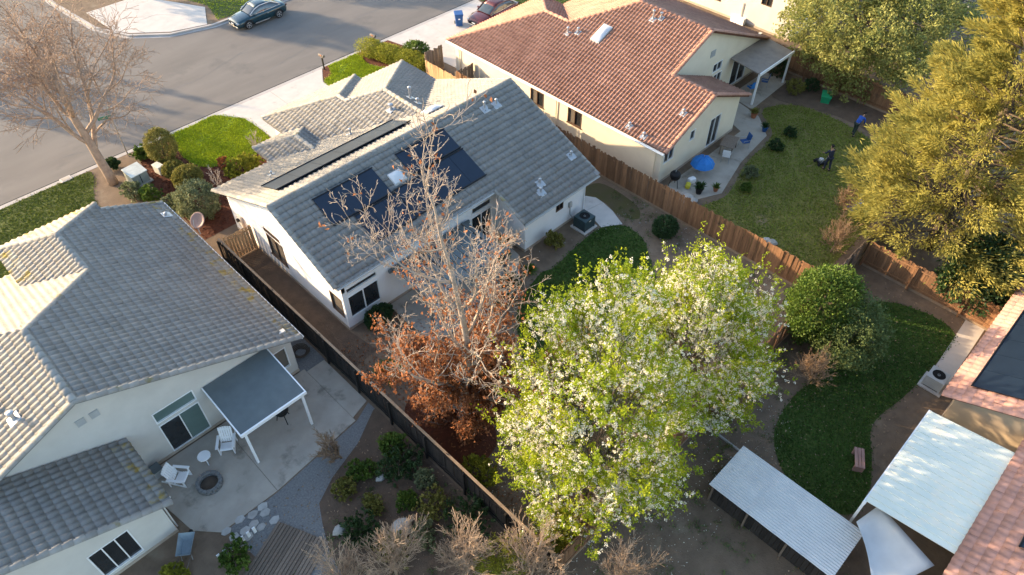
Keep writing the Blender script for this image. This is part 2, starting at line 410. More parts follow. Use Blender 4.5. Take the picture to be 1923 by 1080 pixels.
slabs('driveway', [[(16.3,61.6),(17.1,60.1),(19.5,58.0),(22.2,57.1),(22.9,58.6),(20.0,61.6)], [(16.3,61.6),(20.0,61.6),(22.9,58.6),(23.6,60),(20.5,66),(16.1,66)]], .02, M['concrete'])
# front yards
lawn1 = [(12.6,44.7),(14.3,44.72),(16.0,44.72),(17.15,43.0),(17.25,41.3),(17.1,39.6),(16.0,38.9),(14.2,39.3),(12.9,39.7),(12.3,40.6),(12.2,42.2),(12.4,43.8)]
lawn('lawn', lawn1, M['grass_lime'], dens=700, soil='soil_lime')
bed1 = [(9.2,33.8),(16.3,33.8),(17.2,38.5),(17.2,39.9),(12.9,39.9),(12.4,41),(12.5,44.7),(10.4,44.7),(9.4,41.5)]
sheet('mulch_bed', bed1, .006, M['mulch'])
lawn('lawn', [(-3,44.7),(-1,44.72),(1,44.72),(6.6,44.7),(7.2,44.0),(6.6,42.5),(6.2,41.2),(6.3,39),(5.8,37),(1,36.2),(-1,36),(-3,36)], M['grass_mid'], dens=300, soil='soil_mid')
lawn('lawn', [(23.85,43.15),(24.75,43.55),(25.4,44.7),(26.4,44.72),(27.9,44.68),(27.55,43.0),(28.1,41.6),(28.8,40.6),(28,38.9),(26,38.7),(23.8,38.8),(23.75,41)], M['grass_lime'], dens=700, soil='soil_lime')
sheet('mulch_bed', [(23.9,43.2),(24.75,44.72),(25.6,44.72),(25.2,43.9),(24.6,43.35)], .008, M['mulch'], True)
sheet('mulch_bed', [(27.5,44.72),(30.9,44.72),(31.6,41.4),(31.5,38.8),(28.7,38.8),(28.9,40.7),(28.1,41.7),(27.6,43.0)], .007, M['mulch'])
lawn('lawn', [(40.8,44.7),(48,44.7),(48,38.2),(40.8,38.2)], M['grass_deep'], dens=110, smooth=False)
lawn('lawn', [(23.2,57.2),(26,57.0),(38,57.0),(38,68),(24.2,68),(21.6,66.6),(23.9,60.2)], M['grass_lime'], dens=70, smooth=False)
# back yard of the white house
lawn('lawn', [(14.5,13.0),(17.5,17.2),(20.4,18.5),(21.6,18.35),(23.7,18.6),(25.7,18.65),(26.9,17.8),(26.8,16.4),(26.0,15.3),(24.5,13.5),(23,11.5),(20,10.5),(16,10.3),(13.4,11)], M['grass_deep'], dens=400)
sheet('moss_patch', [(26.8,21.5),(28.9,21.4),(28.9,18.6),(28.0,17.6),(27.4,18.6),(27.7,20.1)], .008, mat('moss', (.070,.064,.018), (.085,.064,.035), 1.6, .95, .02, 14), True)
slabs('side_path', [[(26.22,22.0),(27.05,21.7),(27.7,20.6),(27.65,20.0),(26.22,20.25)], [(26.22,20.25),(27.65,20.0),(27.45,19.1),(26.95,17.95),(25.85,18.65),(26.05,19.3)]], .03, M['concrete'])
slabs('patio', [[(13.4,22.5),(16.9,22.5),(16.9,18.6),(13.4,18.9)], [(16.9,22.5),(21.2,22.5),(20.9,20.4),(19.2,18.6),(16.9,18.6)]], .025, M['concrete_grey'])
sheet('mulch_bed', [(9.6,16.4),(11.2,17.4),(12.4,16.6),(12.6,14.5),(11.6,12.6),(9.7,12.9)], .008, M['mulch'], True)
sheet('side_yard', [(9.3,31.0),(10.95,31.0),(10.95,22.6),(11.2,20.6),(9.3,20.4)], .006, M['soil_dark'])
# left neighbour
slabs('patio', [[(-.4,22.1),(3.6,22.1),(3.6,17.5),(1.0,17.5),(.2,18.4)], [(3.6,22.1),(8.0,22.1),(8.0,18.0),(3.6,17.5)], [(8.0,21.9),(9.0,21.9),(9.0,18.5),(8.0,18.2)]], .02, M['concrete_grey'])
sheet('gravel_strip', [(7.75,36),(9.05,36),(9.05,21.9),(7.75,21.9)], .006, M['gravel'])
sheet('gravel_path', [(1.2,17.45),(3.6,17.45),(8.0,17.95),(9.0,18.4),(9.0,11),(2.0,11)], .005, M['gravel'])
sheet('mulch_bed', [(4.1,15.0),(4.5,15.8),(5.6,16.4),(7.4,17.0),(8.9,17.9),(9.05,17.9),(9.05,7.4),(3.2,7.4),(3.3,12.0),(3.6,13.8)], .010, M['soil_dark'])
# red roofed neighbour
slabs('patio', [[(31.4,18.3),(36.6,18.3),(36.9,16.4),(33.4,15.5),(31.0,16.6)], [(36.6,18.3),(39.8,18.3),(41.0,21.3),(43.0,21.3),(42.2,18.4),(40.6,16.8),(36.9,16.4)], [(43.0,21.3),(47.6,21.3),(47.6,19.4),(42.6,19.2)]], .02, M['concrete_grey'])
lawn('lawn', [(30.2,15.6),(33.4,15.2),(37,16.1),(40.9,16.6),(43.0,18.6),(45.2,17.4),(45.6,14.5),(44.6,11),(41,8.6),(36,7.8),(31,8),(29.9,10)], M['grass_olive'], dens=260, soil='soil_olive')
sheet('mulch_bed', [(45,19),(48.2,19),(48.2,7.4),(43.5,7.4),(45.4,11),(46,14.5)], .008, M['soil_dark'], True)
# lower right neighbour
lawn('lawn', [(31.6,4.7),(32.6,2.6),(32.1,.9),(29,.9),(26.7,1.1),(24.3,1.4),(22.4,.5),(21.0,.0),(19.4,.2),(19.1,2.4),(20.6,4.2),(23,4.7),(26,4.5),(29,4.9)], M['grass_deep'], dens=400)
slabs('garden_walk', [[(27.9,.75),(34.3,1.0),(34.2,.05),(27.9,-.1)]], .02, M['concrete'])
k = MB(); cp_ = smooth_poly([(19.0,6.5),(18.9,4.5),(18.9,2.4),(19.0,.9)], 5)[:15]
k.tube([(x, y, .03) for x, y in cp_], .06, 5); tag(k.build('lawn_edging', M['kerb']), kind='structure')

# ------------------------------------------------------------------ houses
INV = {}
def thing(name, loc, label, cat, group=None):
    e = empty(name, loc); tag(e, label, cat, group); INV[e.name] = Matrix.Translation(-Vector(loc)); return e
def part(o, parent):
    o.parent = parent
    if parent.name in INV: o.matrix_parent_inverse = INV[parent.name]
    return o

def tile_template(Wd, expo, amp, waves, over=.03):
    thick = .066 if amp < .04 else .05
    n = 8 if waves == 2 else 6
    V = []
    for (v, lift, lip) in ((expo+over, 0.006, 0), (-0.02, thick, 0), (0.055, thick, 1)):
        for i in range(n+1):
            u = Wd*i/n
            h = amp*(0.5-0.5*math.cos(2*math.pi*i/n)) if waves == 2 else amp*max(0, math.sin(math.pi*min(1, (i/n)/.72)))
            V.append((u, v, (lift + h) if not lip else lift + h*.6 - thick*1.1))
    F = []
    for r in range(2):
        for i in range(n):
            a = r*(n+1)+i; F.append((a+n+1, a+n+2, a+1, a))
    return np.array(V), np.array(F)
TILE = {'grey': (.285, .37, .050, 2), 'shake': (.285, .37, .036, 2), 'red': (.25, .34, .070, 1), 'pink': (.30, .36, .04, 2)}
CAPM = {}
def cap_mesh(m, r=.135, L=.42):
    key = (m.name, r)
    if key not in CAPM:
        b = MB(); rows = []
        for (x, rr, dz) in ((0, r, .025), (L, r*.86, .0)):
            rows.append([(x, rr*math.cos(a), rr*math.sin(a)*.75+dz-.03) for a in [math.pi*(k/6) for k in range(7)]])
        rows.insert(0, [(0.0, p[1]*.8, p[2]*.8-.012) for p in rows[0]])
        b.grid(rows); CAPM[key] = b.mesh('ridge_cap', m, True)
    return CAPM[key]

class Roof:
    def __init__(s, house, kind, tmat, deckmat, capmat, s0=.43, n_single=290, lichen=None):
        s.house, s.kind, s.tm, s.dm, s.cm, s.s, s.ns = house, kind, tmat, deckmat, capmat, s0, n_single
        s.deck = MB(); s.inner = []; s.cutV = []; s.cutF = []; s.nb = 0; s.lich = lichen; s.caps_ = []
        s.T, s.TF = tile_template(*TILE[kind])
    def plane(s, d, e, z0, polys, deck=True, tiles=True):
        """d: outward plan direction; e: eave coordinate along d (position p.d); z0: height there"""
        k = math.sqrt(1+s.s**2); d = Vector((d[0], d[1], 0))
        v = Vector((-d.x, -d.y, s.s))/k; n = Vector((d.x*s.s, d.y*s.s, 1))/k; u = v.cross(n)
        zf = lambda x, y: z0 + s.s*(e-(x*d.x+y*d.y))
        Wd, ex = TILE[s.kind][:2]; E = ex/k
        R = np.array([[u.x, v.x, n.x], [u.y, v.y, n.y], [u.z, v.z, n.z]])
        def inw(poly):
            a = sum(poly[i][0]*poly[(i+1) % len(poly)][1]-poly[(i+1) % len(poly)][0]*poly[i][1] for i in range(len(poly)))
            q = np.array(poly if a > 0 else poly[::-1]); ed = np.roll(q, -1, 0)-q
            return q, np.stack([-ed[:, 1], ed[:, 0]], 1)/np.linalg.norm(ed, axis=1)[:, None]
        ALL = [inw(p) for p in polys]; done = set()
        def union(c):
            ok = np.zeros(4, bool)
            for q, nr in ALL: ok |= (((c[:, None, :]-q[None])*nr[None]).sum(2) > -.012).all(1)
            return ok.all()
        for poly in polys:
            a = sum(poly[i][0]*poly[(i+1) % len(poly)][1]-poly[(i+1) % len(poly)][0]*poly[i][1] for i in range(len(poly)))
            if a < 0: poly = poly[::-1]
            if deck: s.deck.prism(poly, lambda x, y: zf(x, y)-.16, lambda x, y: zf(x, y)-.004)
            if not tiles: continue
            us = [p[0]*u.x+p[1]*u.y for p in poly]; ts = [e-(p[0]*d.x+p[1]*d.y) for p in poly]
            pa = np.array(poly); pb = np.roll(pa, -1, 0); ed = pb-pa
            nrm = np.stack([-ed[:, 1], ed[:, 0]], 1)/np.linalg.norm(ed, axis=1)[:, None]     # inward
            cutm = []
            for j in range(int(math.floor(min(ts)/E+1e-4)), int(math.ceil(max(ts)/E-1e-4))):
                off = 0
                for i in range(int(math.floor((min(us)-off)/Wd))-1, int(math.ceil((max(us)-off)/Wd))+1):
                    u0 = i*Wd+off; t0 = j*E
                    c = np.array([[u.x*uu + d.x*(e-tt), u.y*uu + d.y*(e-tt)] for uu, tt in ((u0, t0), (u0+Wd, t0), (u0+Wd, t0+E), (u0, t0+E))])
                    sd = ((c[:, None, :]-pa[None])*nrm[None]).sum(2)
                    if (sd.max(0) < 0.01).any(): continue
                    org = np.array([c[0, 0], c[0, 1], zf(c[0, 0], c[0, 1]) + .004])
                    if (i, j) in done: continue
                    if union(c): s.inner.append((org, R, j)); done.add((i, j))
                    else: cutm.append((org, R, j))
            if cutm:
                bm = bmesh.new()
                for org, RR, j in cutm:
                    P = s.T @ RR.T + org
                    vs = [bm.verts.new(p) for p in P]
                    for f in s.TF: bm.faces.new([vs[q] for q in f])
                for q in range(len(poly)):
                    g = bm.verts[:]+bm.edges[:]+bm.faces[:]
                    nn = Vector((nrm[q][0], nrm[q][1], 0)); co = Vector((pa[q][0], pa[q][1], 0)) - nn*.035
                    bmesh.ops.bisect_plane(bm, geom=g, plane_co=co, plane_no=-nn, clear_outer=True)
                bmesh.ops.triangulate(bm, faces=bm.faces[:]); bm.verts.index_update()
                b = s.nb
                s.cutV += [tuple(q.co) for q in bm.verts]; s.cutF += [tuple(l.vert.index+b for l in f.loops) for f in bm.faces]
                s.nb += len(bm.verts); bm.free()
        return zf
    def caps(s, P, Q, name='ridge_cap', r=.135, m=None):
        P, Q = Vector(P), Vector(Q); D = Q-P; L = D.length; n = max(1, int(L/.37)); x = D/L
        y = Vector((0, 0, 1)).cross(x).normalized(); z = x.cross(y)
        for i in range(n):
            o = P + x*(L*i/n)
            s.caps_.append((name, Matrix(((x.x, y.x, z.x, o.x), (x.y, y.y, z.y, o.y), (x.z, y.z, z.z, o.z+.03), (0, 0, 0, 1))), r, m or s.cm))
    def finish(s):
        roof = part(s.deck.build('roof', s.dm), s.house)
        sc = []
        for i, (org, R, j) in enumerate(s.inner):
            a, b, k = proj(org)
            nrm = Vector(R[:, 2]); view = (Vector((0, 0, CAM_H))-Vector(org)).normalized()
            vis = 0 <= a <= IW and 0 <= b <= IH
            sc.append((-(max(0.01, nrm.dot(view))/k**2) if vis else 1.0, i))
        sc.sort(); single = set(i for q, i in sc[:s.ns] if q < 0)
        me = {}
        for m in (s.tm, s.lich):
            if m: me[m.name] = np_mesh('tile', s.T, s.TF, m)
        groups = {}
        for i, (org, R, j) in enumerate(s.inner):
            m = s.lich if (s.lich and j in (0, 1)) else s.tm
            jit = RNG.normal(0, .006, 3)
            if i in single:
                o = link('tile', me[m.name], roof)
                o.matrix_local = Matrix([[R[r][0], R[r][1], R[r][2], org[r]+jit[r]*.7] for r in range(3)]+[[0, 0, 0, 1]])
            else: groups.setdefault(m.name, []).append(s.T @ R.T + org + jit*.7)
        for mn, L in groups.items():
            n = len(L); V = np.concatenate(L); F = (s.TF[None]+(np.arange(n)*len(s.T))[:, None, None]).reshape(-1, 4)
            tag(link('roof_tiles', np_mesh('roof_tiles', V, F, bpy.data.materials[mn]), roof), kind='stuff')
        if s.cutF: tag(link('cut_tiles', np_mesh('cut_tiles', s.cutV, s.cutF, s.tm), roof), kind='stuff')
        for name, Mx, r, m in s.caps_:
            o = link(name, cap_mesh(m, r), roof); o.matrix_local = Mx
        return roof

def wb(mb, ax, c, out, a0, a1, z0, z1, d0, d1):
    lo, hi = sorted((c+out*d0, c+out*d1))
    return mb.box(lo, hi, a0, a1, z0, z1) if ax == 'x' else mb.box(a0, a1, lo, hi, z0, z1)
def wall(house, ax, c, out, a0, a1, zt, m, holes=(), top=None, th=.2, z0=-.05, base=True):
    mb = MB()
    a0 += .004; a1 -= .004          # corner faces never share a plane
    A = sorted(set([a0, a1]+[h[0] for h in holes]+[h[1] for h in holes])); Z = sorted(set([z0, zt]+[h[2] for h in holes]+[h[3] for h in holes]))
    for i in range(len(A)-1):
        for j in range(len(Z)-1):
            ca, cz = (A[i]+A[i+1])/2, (Z[j]+Z[j+1])/2
            if any(h[0] < ca < h[1] and h[2] < cz < h[3] for h in holes): continue
            wb(mb, ax, c, out, A[i], A[i+1], Z[j], Z[j+1], 0, -th)
    if top:
        vs = []; n = len(top)
        for dd in (0, -th):
            vs += [((c+out*dd, a, z) if ax == 'x' else (a, c+out*dd, z)) for a, z in top]
        mb.add(vs, [tuple(range(n)), tuple(range(n, 2*n))[::-1]]+[(i, n+i, n+(i+1) % n, (i+1) % n) for i in range(n)])
    o = part(mb.build('wall', m), house)
    if base:
        part(wb(MB(), ax, c, out, a0-(.02 if ax=='x' else .012), a1+(.02 if ax=='x' else .012), -.05, .17 if ax=='x' else .166, -.05, .022).build('foundation', M['foundation']), house)
    return o
def window(house, ax, c, out, a0, a1, z0, z1, nv=1, nh=0, fm=None, gm=None, fw=.05, sill=False, trim=0):
    fm = fm or M['trim_white']; mb = MB()
    wb(mb, ax, c, out, a0, a1, z1-fw, z1, -.10, .02); wb(mb, ax, c, out, a0, a1, z0, z0+fw, -.10, .02)
    wb(mb, ax, c, out, a0, a0+fw, z0+fw, z1-fw, -.10, .018); wb(mb, ax, c, out, a1-fw, a1, z0+fw, z1-fw, -.10, .018)
    w_ = part(mb.build('window', fm), house)
    da = (a1-a0-2*fw)/nv; dz = (z1-z0-2*fw)/(nh+1)
    for i in range(nv):
        for j in range(nh+1):
            g = gm[i % len(gm)] if isinstance(gm, (list, tuple)) else (gm or M['glass'])
            wb(MB(), ax, c, out, a0+fw+i*da, a0+fw+(i+1)*da, z0+fw+j*dz, z0+fw+(j+1)*dz, -.075, -.06 - .004*(i % 2)).build('pane', g, w_)
    for i in range(1, nv):
        wb(MB(), ax, c, out, a0+fw+i*da-.022, a0+fw+i*da+.022, z0+fw, z1-fw, -.055, .005).build('mullion', fm, w_)
    for j in range(1, nh+1):
        wb(MB(), ax, c, out, a0+fw, a1-fw, z0+fw+j*dz-.022, z0+fw+j*dz+.022, -.055, .006).build('rail', fm, w_)
    if sill: wb(MB(), ax, c, out, a0-.06, a1+.06, z0-.06, z0-.002, -.02, .05).build('sill', fm, w_)
    return w_
def vent_pipe(roof_house, p, s_dir, h=.35, r=.05, plate=.36, cap=True):
    """pipe through a flashing plate that lies on the slope; s_dir: plan direction the slope faces"""
    d = Vector((s_dir[0], s_dir[1], 0)); n = Vector((d.x*.43, d.y*.43, 1)).normalized()
    q = n.to_track_quat('Z', 'Y').to_matrix().to_4x4()
    mb = MB(); b = plate/2
    m = Matrix.Translation(Vector(p)+n*.07) @ q
    vs = [m @ Vector(t) for t in ((-b,-b,0),(b,-b,0),(b,b,0),(-b,b,0),(-b*.9,-b*.9,.02),(b*.9,-b*.9,.02),(b*.9,b*.9,.02),(-b*.9,b*.9,.02))]
    mb.add(vs, [(0,3,2,1),(4,5,6,7),(0,1,5,4),(1,2,6,5),(2,3,7,6),(3,0,4,7)])
    P = Vector(p)
    prof = [(r*1.5, 0), (r*1.3, .1), (r, .12), (r, h)]
    if cap: prof += [(r*1.7, h), (r*1.7, h+.07), (r*.8, h+.11)]
    mb.lathe(prof, P, 10)
    return part(mb.build('vent_pipe', M['metal']), roof_house)

# ---- white house in the middle
ZR, YR = 5.74, 26.9
zr = lambda y: ZR-.43*(YR-y) if y < YR else ZR-.43*(y-YR)
H1 = thing('house', (18.6, 28, 0), 'white stucco house with grey tile roof carrying black solar mats', 'house')
R1 = Roof(H1, 'shake', M['tile_grey'], M['deck_grey'], M['cap_grey'])
R1.plane((0,-1), -19.83, 2.70, [[(10.6,22.07),(20.75,22.07),(20.75,26.9),(10.6,26.9)], [(20.75,19.83),(26.7,19.83),(26.7,26.9),(20.75,26.9)]])
R1.plane((0,1), 33.75, zr(33.75), [[(10.6,26.9),(14.28,26.9),(14.28,33.75),(10.6,33.75)], [(14.28,26.9),(16.2,26.9),(16.2,32.05),(14.5,33.75),(14.28,33.75)],
    [(16.2,26.9),(17.24,26.9),(17.24,33.09),(16.2,32.05)], [(17.24,26.9),(21.58,26.9),(21.58,28.75),(17.24,33.09)], [(21.58,26.9),(26.7,26.9),(26.7,33.75),(26.6,33.75),(21.58,28.75)]])
R1.plane((-1,0), -14.28, 2.7, [[(14.28,35.8),(14.28,33.97),(16.2,32.05),(16.2,33.88)]])
R1.plane((1,0), 18.12, 2.7, [[(16.2,33.88),(16.2,32.05),(17.24,33.09),(17.24,34.92)]])
R1.plane((0,1), 35.8, 2.7, [[(14.28,35.8),(16.2,33.88),(17.24,34.92),(16.36,35.8)]])
R1.plane((-1,0), -16.36, 2.7, [[(19.87,33.94),(21.58,32.23),(21.58,28.75),(19.87,30.46)], [(17.24,33.09),(17.24,37.32),(19.87,34.69),(19.87,30.46)], [(16.36,35.8),(16.36,38.2),(17.24,37.32),(17.24,34.92)]])
R1.plane((0,1), 38.2, 2.7, [[(16.36,38.2),(23.38,38.2),(19.87,34.69)]])
R1.plane((1,0), 23.38, 2.7, [[(19.87,34.69),(19.87,33.94),(23.38,37.45),(23.38,38.2)]])
R1.plane((0,1), 37.45, 2.7, [[(21.58,32.23),(26.8,37.45),(23.38,37.45),(19.87,33.94)]])
R1.plane((1,0), 26.8, 2.7, [[(21.58,32.23),(21.58,28.75),(26.8,33.97),(26.8,37.45)]])
z1_, z2_, z3_ = 2.7+.43*1.92, 2.7+.43*5.22, 2.7+.43*3.51
R1.caps((10.6,26.9,ZR),(26.7,26.9,ZR))
for y0, y1 in ((22.07,26.9),): R1.caps((10.6,y0,zr(y0)),(10.6,y1,zr(y1)),'rake_tile')
R1.caps((10.6,33.75,zr(33.75)),(10.6,26.9,ZR),'rake_tile'); R1.caps((26.7,19.83,2.7),(26.7,26.9,ZR),'rake_tile',.11); R1.caps((26.7,33.75,zr(33.75)),(26.7,26.9,ZR),'rake_tile',.11)
R1.caps((20.75,19.83,2.7),(20.75,22.07,zr(22.07)),'rake_tile',.11)
R1.caps((16.2,33.88,z1_),(16.2,32.05,z1_)); R1.caps((14.28,35.8,2.7),(16.2,33.88,z1_),'hip_cap'); R1.caps((17.24,34.92,3.08),(16.2,33.88,z1_),'hip_cap')
R1.caps((21.58,32.23,z2_),(21.58,28.75,z2_)); R1.caps((26.8,37.45,2.7),(21.58,32.23,z2_),'hip_cap'); R1.caps((16.36,38.2,2.7),(19.87,34.69,z3_),'hip_cap')
R1.caps((23.38,38.2,2.7),(19.87,34.69,z3_),'hip_cap'); R1.caps((19.87,34.69,z3_),(19.87,33.94,z3_)); R1.caps((19.87,33.94,z3_),(21.58,32.23,z2_),'hip_cap')
ROOF1 = R1.finish()
ws = M['white_stucco']
wall(H1,'x',11.03,-1,22.54,33.3,2.62,ws,[(28.0,29.5,2.34,2.58),(27.85,29.4,.75,2.2),(22.75,23.75,.75,2.05)],
     top=[(22.54,2.62),(33.3,2.62),(33.3,zr(33.3)-.17),(26.9,ZR-.17),(22.54,zr(22.54)-.17)])
window(H1,'x',11.03,-1,28.0,29.5,2.34,2.58,1,fm=M['trim_brown']); window(H1,'x',11.03,-1,27.85,29.4,.75,2.2,2,gm=M['glass_blind'],fm=M['trim_brown'],sill=True)
window(H1,'x',11.03,-1,22.75,23.75,.75,2.05,1,gm=M['glass_blind'],fm=M['trim_brown'])
wall(H1,'y',22.54,-1,11.03,21.3,3.68,ws,[(11.26,13.12,2.42,2.78),(11.26,13.12,.72,2.2),(19.45,20.9,2.42,2.88),(19.4,20.9,.12,2.25),(15.2,17.4,.12,2.2)])
window(H1,'y',22.54,-1,11.26,13.12,2.42,2.78,1); window(H1,'y',22.54,-1,11.26,13.12,.72,2.2,2)
window(H1,'y',22.54,-1,19.45,20.9,2.42,2.88,1); window(H1,'y',22.54,-1,19.4,20.9,.12,2.25,2); window(H1,'y',22.54,-1,15.2,17.4,.12,2.2,2)
wall(H1,'x',21.3,-1,20.33,22.54,2.6,ws,top=[(20.33,2.6),(22.54,2.6),(22.54,zr(22.54)-.17),(20.33,zr(20.33)-.17)])
wall(H1,'y',20.33,-1,21.3,26.25,2.72,ws,[(23.75,24.35,1.38,2.0)]); window(H1,'y',20.33,-1,23.75,24.35,1.38,2.0,2,fm=M['trim_brown'])
wall(H1,'x',26.25,1,20.33,37.0,2.5,ws,top=[(20.33,2.5),(33.3,2.5),(33.3,zr(33.3)-.17),(26.9,ZR-.17),(20.33,zr(20.33)-.17)])
wall(H1,'y',33.3,1,11.03,14.7,2.7,ws); wall(H1,'x',14.7,-1,33.3,35.4,2.68,ws); wall(H1,'y',35.4,1,14.7,16.8,2.6,ws)
wall(H1,'x',16.8,-1,35.4,37.8,2.68,ws); wall(H1,'y',37.8,1,16.8,23.0,2.6,ws); wall(H1,'x',23.0,1,37.0,37.8,2.6,ws); wall(H1,'y',37.0,1,23.0,26.25,2.6,ws)
# white fascia under the eaves
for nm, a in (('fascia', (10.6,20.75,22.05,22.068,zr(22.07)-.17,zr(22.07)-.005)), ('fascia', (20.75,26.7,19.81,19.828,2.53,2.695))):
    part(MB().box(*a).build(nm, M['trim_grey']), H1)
# electric meter on the sunny wall, vents on the roof
mb = MB().box(10.9,11.03,32.0,32.45,1.0,1.75); mb.lathe([(.11,0),(.11,.1),(.07,.12)], (0,0,0), 12)
part(MB().box(10.88,11.03,32.0,32.45,.9,1.7).build('meter_box', M['trim_grey']), H1)
part(MB().tube([(10.87,32.22,1.45),(10.74,32.22,1.45)], .11, 12).build('meter_dial', M['black']), H1)
for x, y, h in ((23.85,26.05,.45),(24.65,25.95,.35),(26.1,21.45,.3),(23.2,21.1,.32),(22.85,20.7,.3)): vent_pipe(H1,(x,y,zr(y)),(0,-1),h,plate=.5)
vent_pipe(H1,(18.3,31.4,zr(31.4)),(0,1),.35); vent_pipe(H1,(13.0,31.2,zr(31.2)),(0,1),.2,.04)
vent_pipe(H1,(20.8,30.7,2.7+.43*(20.8-16.36)),(-1,0),.35,.09,.45)
vent_pipe(H1,(22.4,30.9,2.7+.43*(26.8-22.4)),(1,0),.7,.07,.45); vent_pipe(H1,(22.3,30.1,2.7+.43*(26.8-22.3)),(1,0),.3,.06)
def skylight(house, x0, x1, y0, y1, zf, m=None):
    b = MB(); b.prism([(x0,y0),(x1,y0),(x1,y1),(x0,y1)], lambda x, y: zf(x, y)+.0, lambda x, y: zf(x, y)+.16)
    o = part(b.build('skylight', M['trim_grey'], bevel=.02), house)
    rows = []
    for i in range(7):
        t = i/6; r = []
        for k in range(7):
            q = k/6; x, y = x0+.04+(x1-x0-.08)*t, y0+.04+(y1-y0-.08)*q
            r.append((x, y, zf(x, y)+.165+.14*(math.sin(math.pi*t)*math.sin(math.pi*q))**.5))
        rows.append(r)
    d = MB().grid(rows).build('dome', M['skylight'], o, smooth=True)
skylight(H1, 21.35, 22.5, 27.95, 28.75, lambda x, y: zr(y))
skylight(H1, 16.4, 17.2, 24.75, 25.4, lambda x, y: zr(y))

def mat_panel(x0, x1, y0, y1, zf, label, group, lift=.17, n=3):
    o = thing('solar_mat', ((x0+x1)/2, (y0+y1)/2, zf((x0+x1)/2, (y0+y1)/2)), label, 'solar panel', group)
    for i in range(n):
        a, b = x0+(x1-x0)*i/n+.008, x0+(x1-x0)*(i+1)/n-.008
        part(MB().prism([(a,y0),(b,y0),(b,y1),(a,y1)], lambda x, y: zf(x, y)+lift-.03, lambda x, y: zf(x, y)+lift+.0).build('panel', M['solar']), o)
    for y in (y0+.03, y1-.03):
        part(MB().tube([(x0-.04, y, zf(x0, y)+lift+.02), (x1+.04, y, zf(x1, y)+lift+.02)], .03, 6).build('header_pipe', M['black']), o)
zt = lambda x, y: zr(y)
gS = 'black solar mats on the shaded roof slope'
mat_panel(12.47,16.0,24.47,26.08,zt,'black solar mat by the rounded rake tiles, highest of the left group',gS)
mat_panel(13.6,16.1,22.8,24.42,zt,'black solar mat just above the transom window bay',gS)
mat_panel(16.15,17.78,22.85,24.55,zt,'narrow black solar mat below the domed roof skylight',gS,n=2)
mat_panel(17.55,20.85,24.75,26.1,zt,'black solar mat beside the domed skylight, up near the ridge',gS)
mat_panel(17.85,20.9,22.85,24.7,zt,'black solar mat above the recessed patio sliding door',gS)
mat_panel(11.75,20.2,28.1,29.85,zt,'long brown-lit solar mat strip on the street-side roof slope',None,.18,6)

# ---- red tiled house
H2 = thing('house', (38, 28, 0), 'cream house with red barrel tile roof and long sunlit side wall', 'house')
R2 = Roof(H2, 'red', M['tile_red'], M['deck_red'], M['cap_red'])
e2 = 30.9; zl = lambda x: 2.7+.43*(x-e2)
R2.plane((-1,0), -e2, 2.7, [[(30.9,18.4),(30.9,37.5),(35.4,33.0),(35.4,18.4)], [(35.4,21.5),(35.4,33.0),(35.8,32.6),(35.8,21.5)], [(35.8,21.5),(35.8,30.4),(39.1,27.1),(39.1,21.5)]])
R2.plane((1,0), 47.3, 2.7, [[(39.1,21.5),(39.1,27.1),(47.3,35.3),(47.3,21.5)]])
R2.plane((0,1), 35.3, 2.7, [[(39.1,27.1),(35.8,30.4),(40.7,35.3),(47.3,35.3)]])
R2.plane((1,0), 40.7, 2.7, [[(35.8,32.6),(35.8,30.4),(40.7,35.3),(40.7,37.5)]])
R2.plane((0,1), 37.5, 2.7, [[(30.9,37.5),(35.8,32.6),(40.7,37.5)]])
R2.plane((1,0), 39.9, 2.7, [[(35.4,18.4),(35.4,21.5),(39.9,21.5),(39.9,18.4)]])
for P, Q, nm in (((39.1,21.5),(39.1,27.1),'ridge_cap'),((35.8,32.6),(35.8,30.4),'ridge_cap'),((35.4,18.4),(35.4,21.6),'ridge_cap'),((30.9,37.5),(35.8,32.6),'hip_cap'),
                 ((35.8,30.4),(39.1,27.1),'hip_cap'),((35.4,21.5),(39.1,21.5),'rake_tile'),((30.9,18.4),(35.4,18.4),'rake_tile')):
    R2.caps((P[0],P[1],zl(P[0])),(Q[0],Q[1],zl(Q[0])),nm,.15)
R2.caps((47.3,35.3,2.7),(39.1,27.1,zl(39.1)),'hip_cap',.15); R2.caps((40.7,37.5,2.7),(35.8,32.6,zl(35.8)),'hip_cap',.15)
R2.caps((47.3,21.5,2.7),(39.1,21.5,zl(39.1)),'rake_tile',.15); R2.caps((39.9,18.4,2.7),(35.4,18.4,zl(35.4)),'rake_tile',.15)
R2.finish()
cs = M['cream_stucco']
wr = [(25.08,26.25,1.05,2.15),(28.4,29.6,1.05,2.12)]
wall(H2,'x',31.3,-1,18.8,37.1,2.72,cs,wr)
for h in wr: window(H2,'x',31.3,-1,*h,nv=2,gm=[M['glass'],M['glass_blind']],fm=M['trim_brown'],sill=True)
wr = [(31.55,32.55,1.35,2.4),(34.1,34.65,1.75,2.5),(36.3,37.5,.15,2.3)]
wall(H2,'y',18.8,-1,31.3,39.5,2.62,cs,wr,top=[(31.3,2.62),(39.5,2.62),(35.4,zl(35.4)-.17)])
for h in wr: window(H2,'y',18.8,-1,*h,nv=2 if h[1]-h[0] > .8 else 1)
wr = [(40.9,42.0,2.3,3.0),(43.6,45.6,.15,2.2),(41.2,42.2,.8,2.1)]
wall(H2,'y',21.9,-1,39.3,46.9,3.1,cs,wr,top=[(39.3,3.1),(46.0,3.1),(39.3,zl(39.0)-.2)])
for h in wr: window(H2,'y',21.9,-1,*h,nv=2)
wall(H2,'y',21.9,-1,35.7,39.3,4.5,cs,top=[(35.7,4.5),(39.29,4.5),(39.29,zl(39.0)-.2)],base=False,z0=2.4)
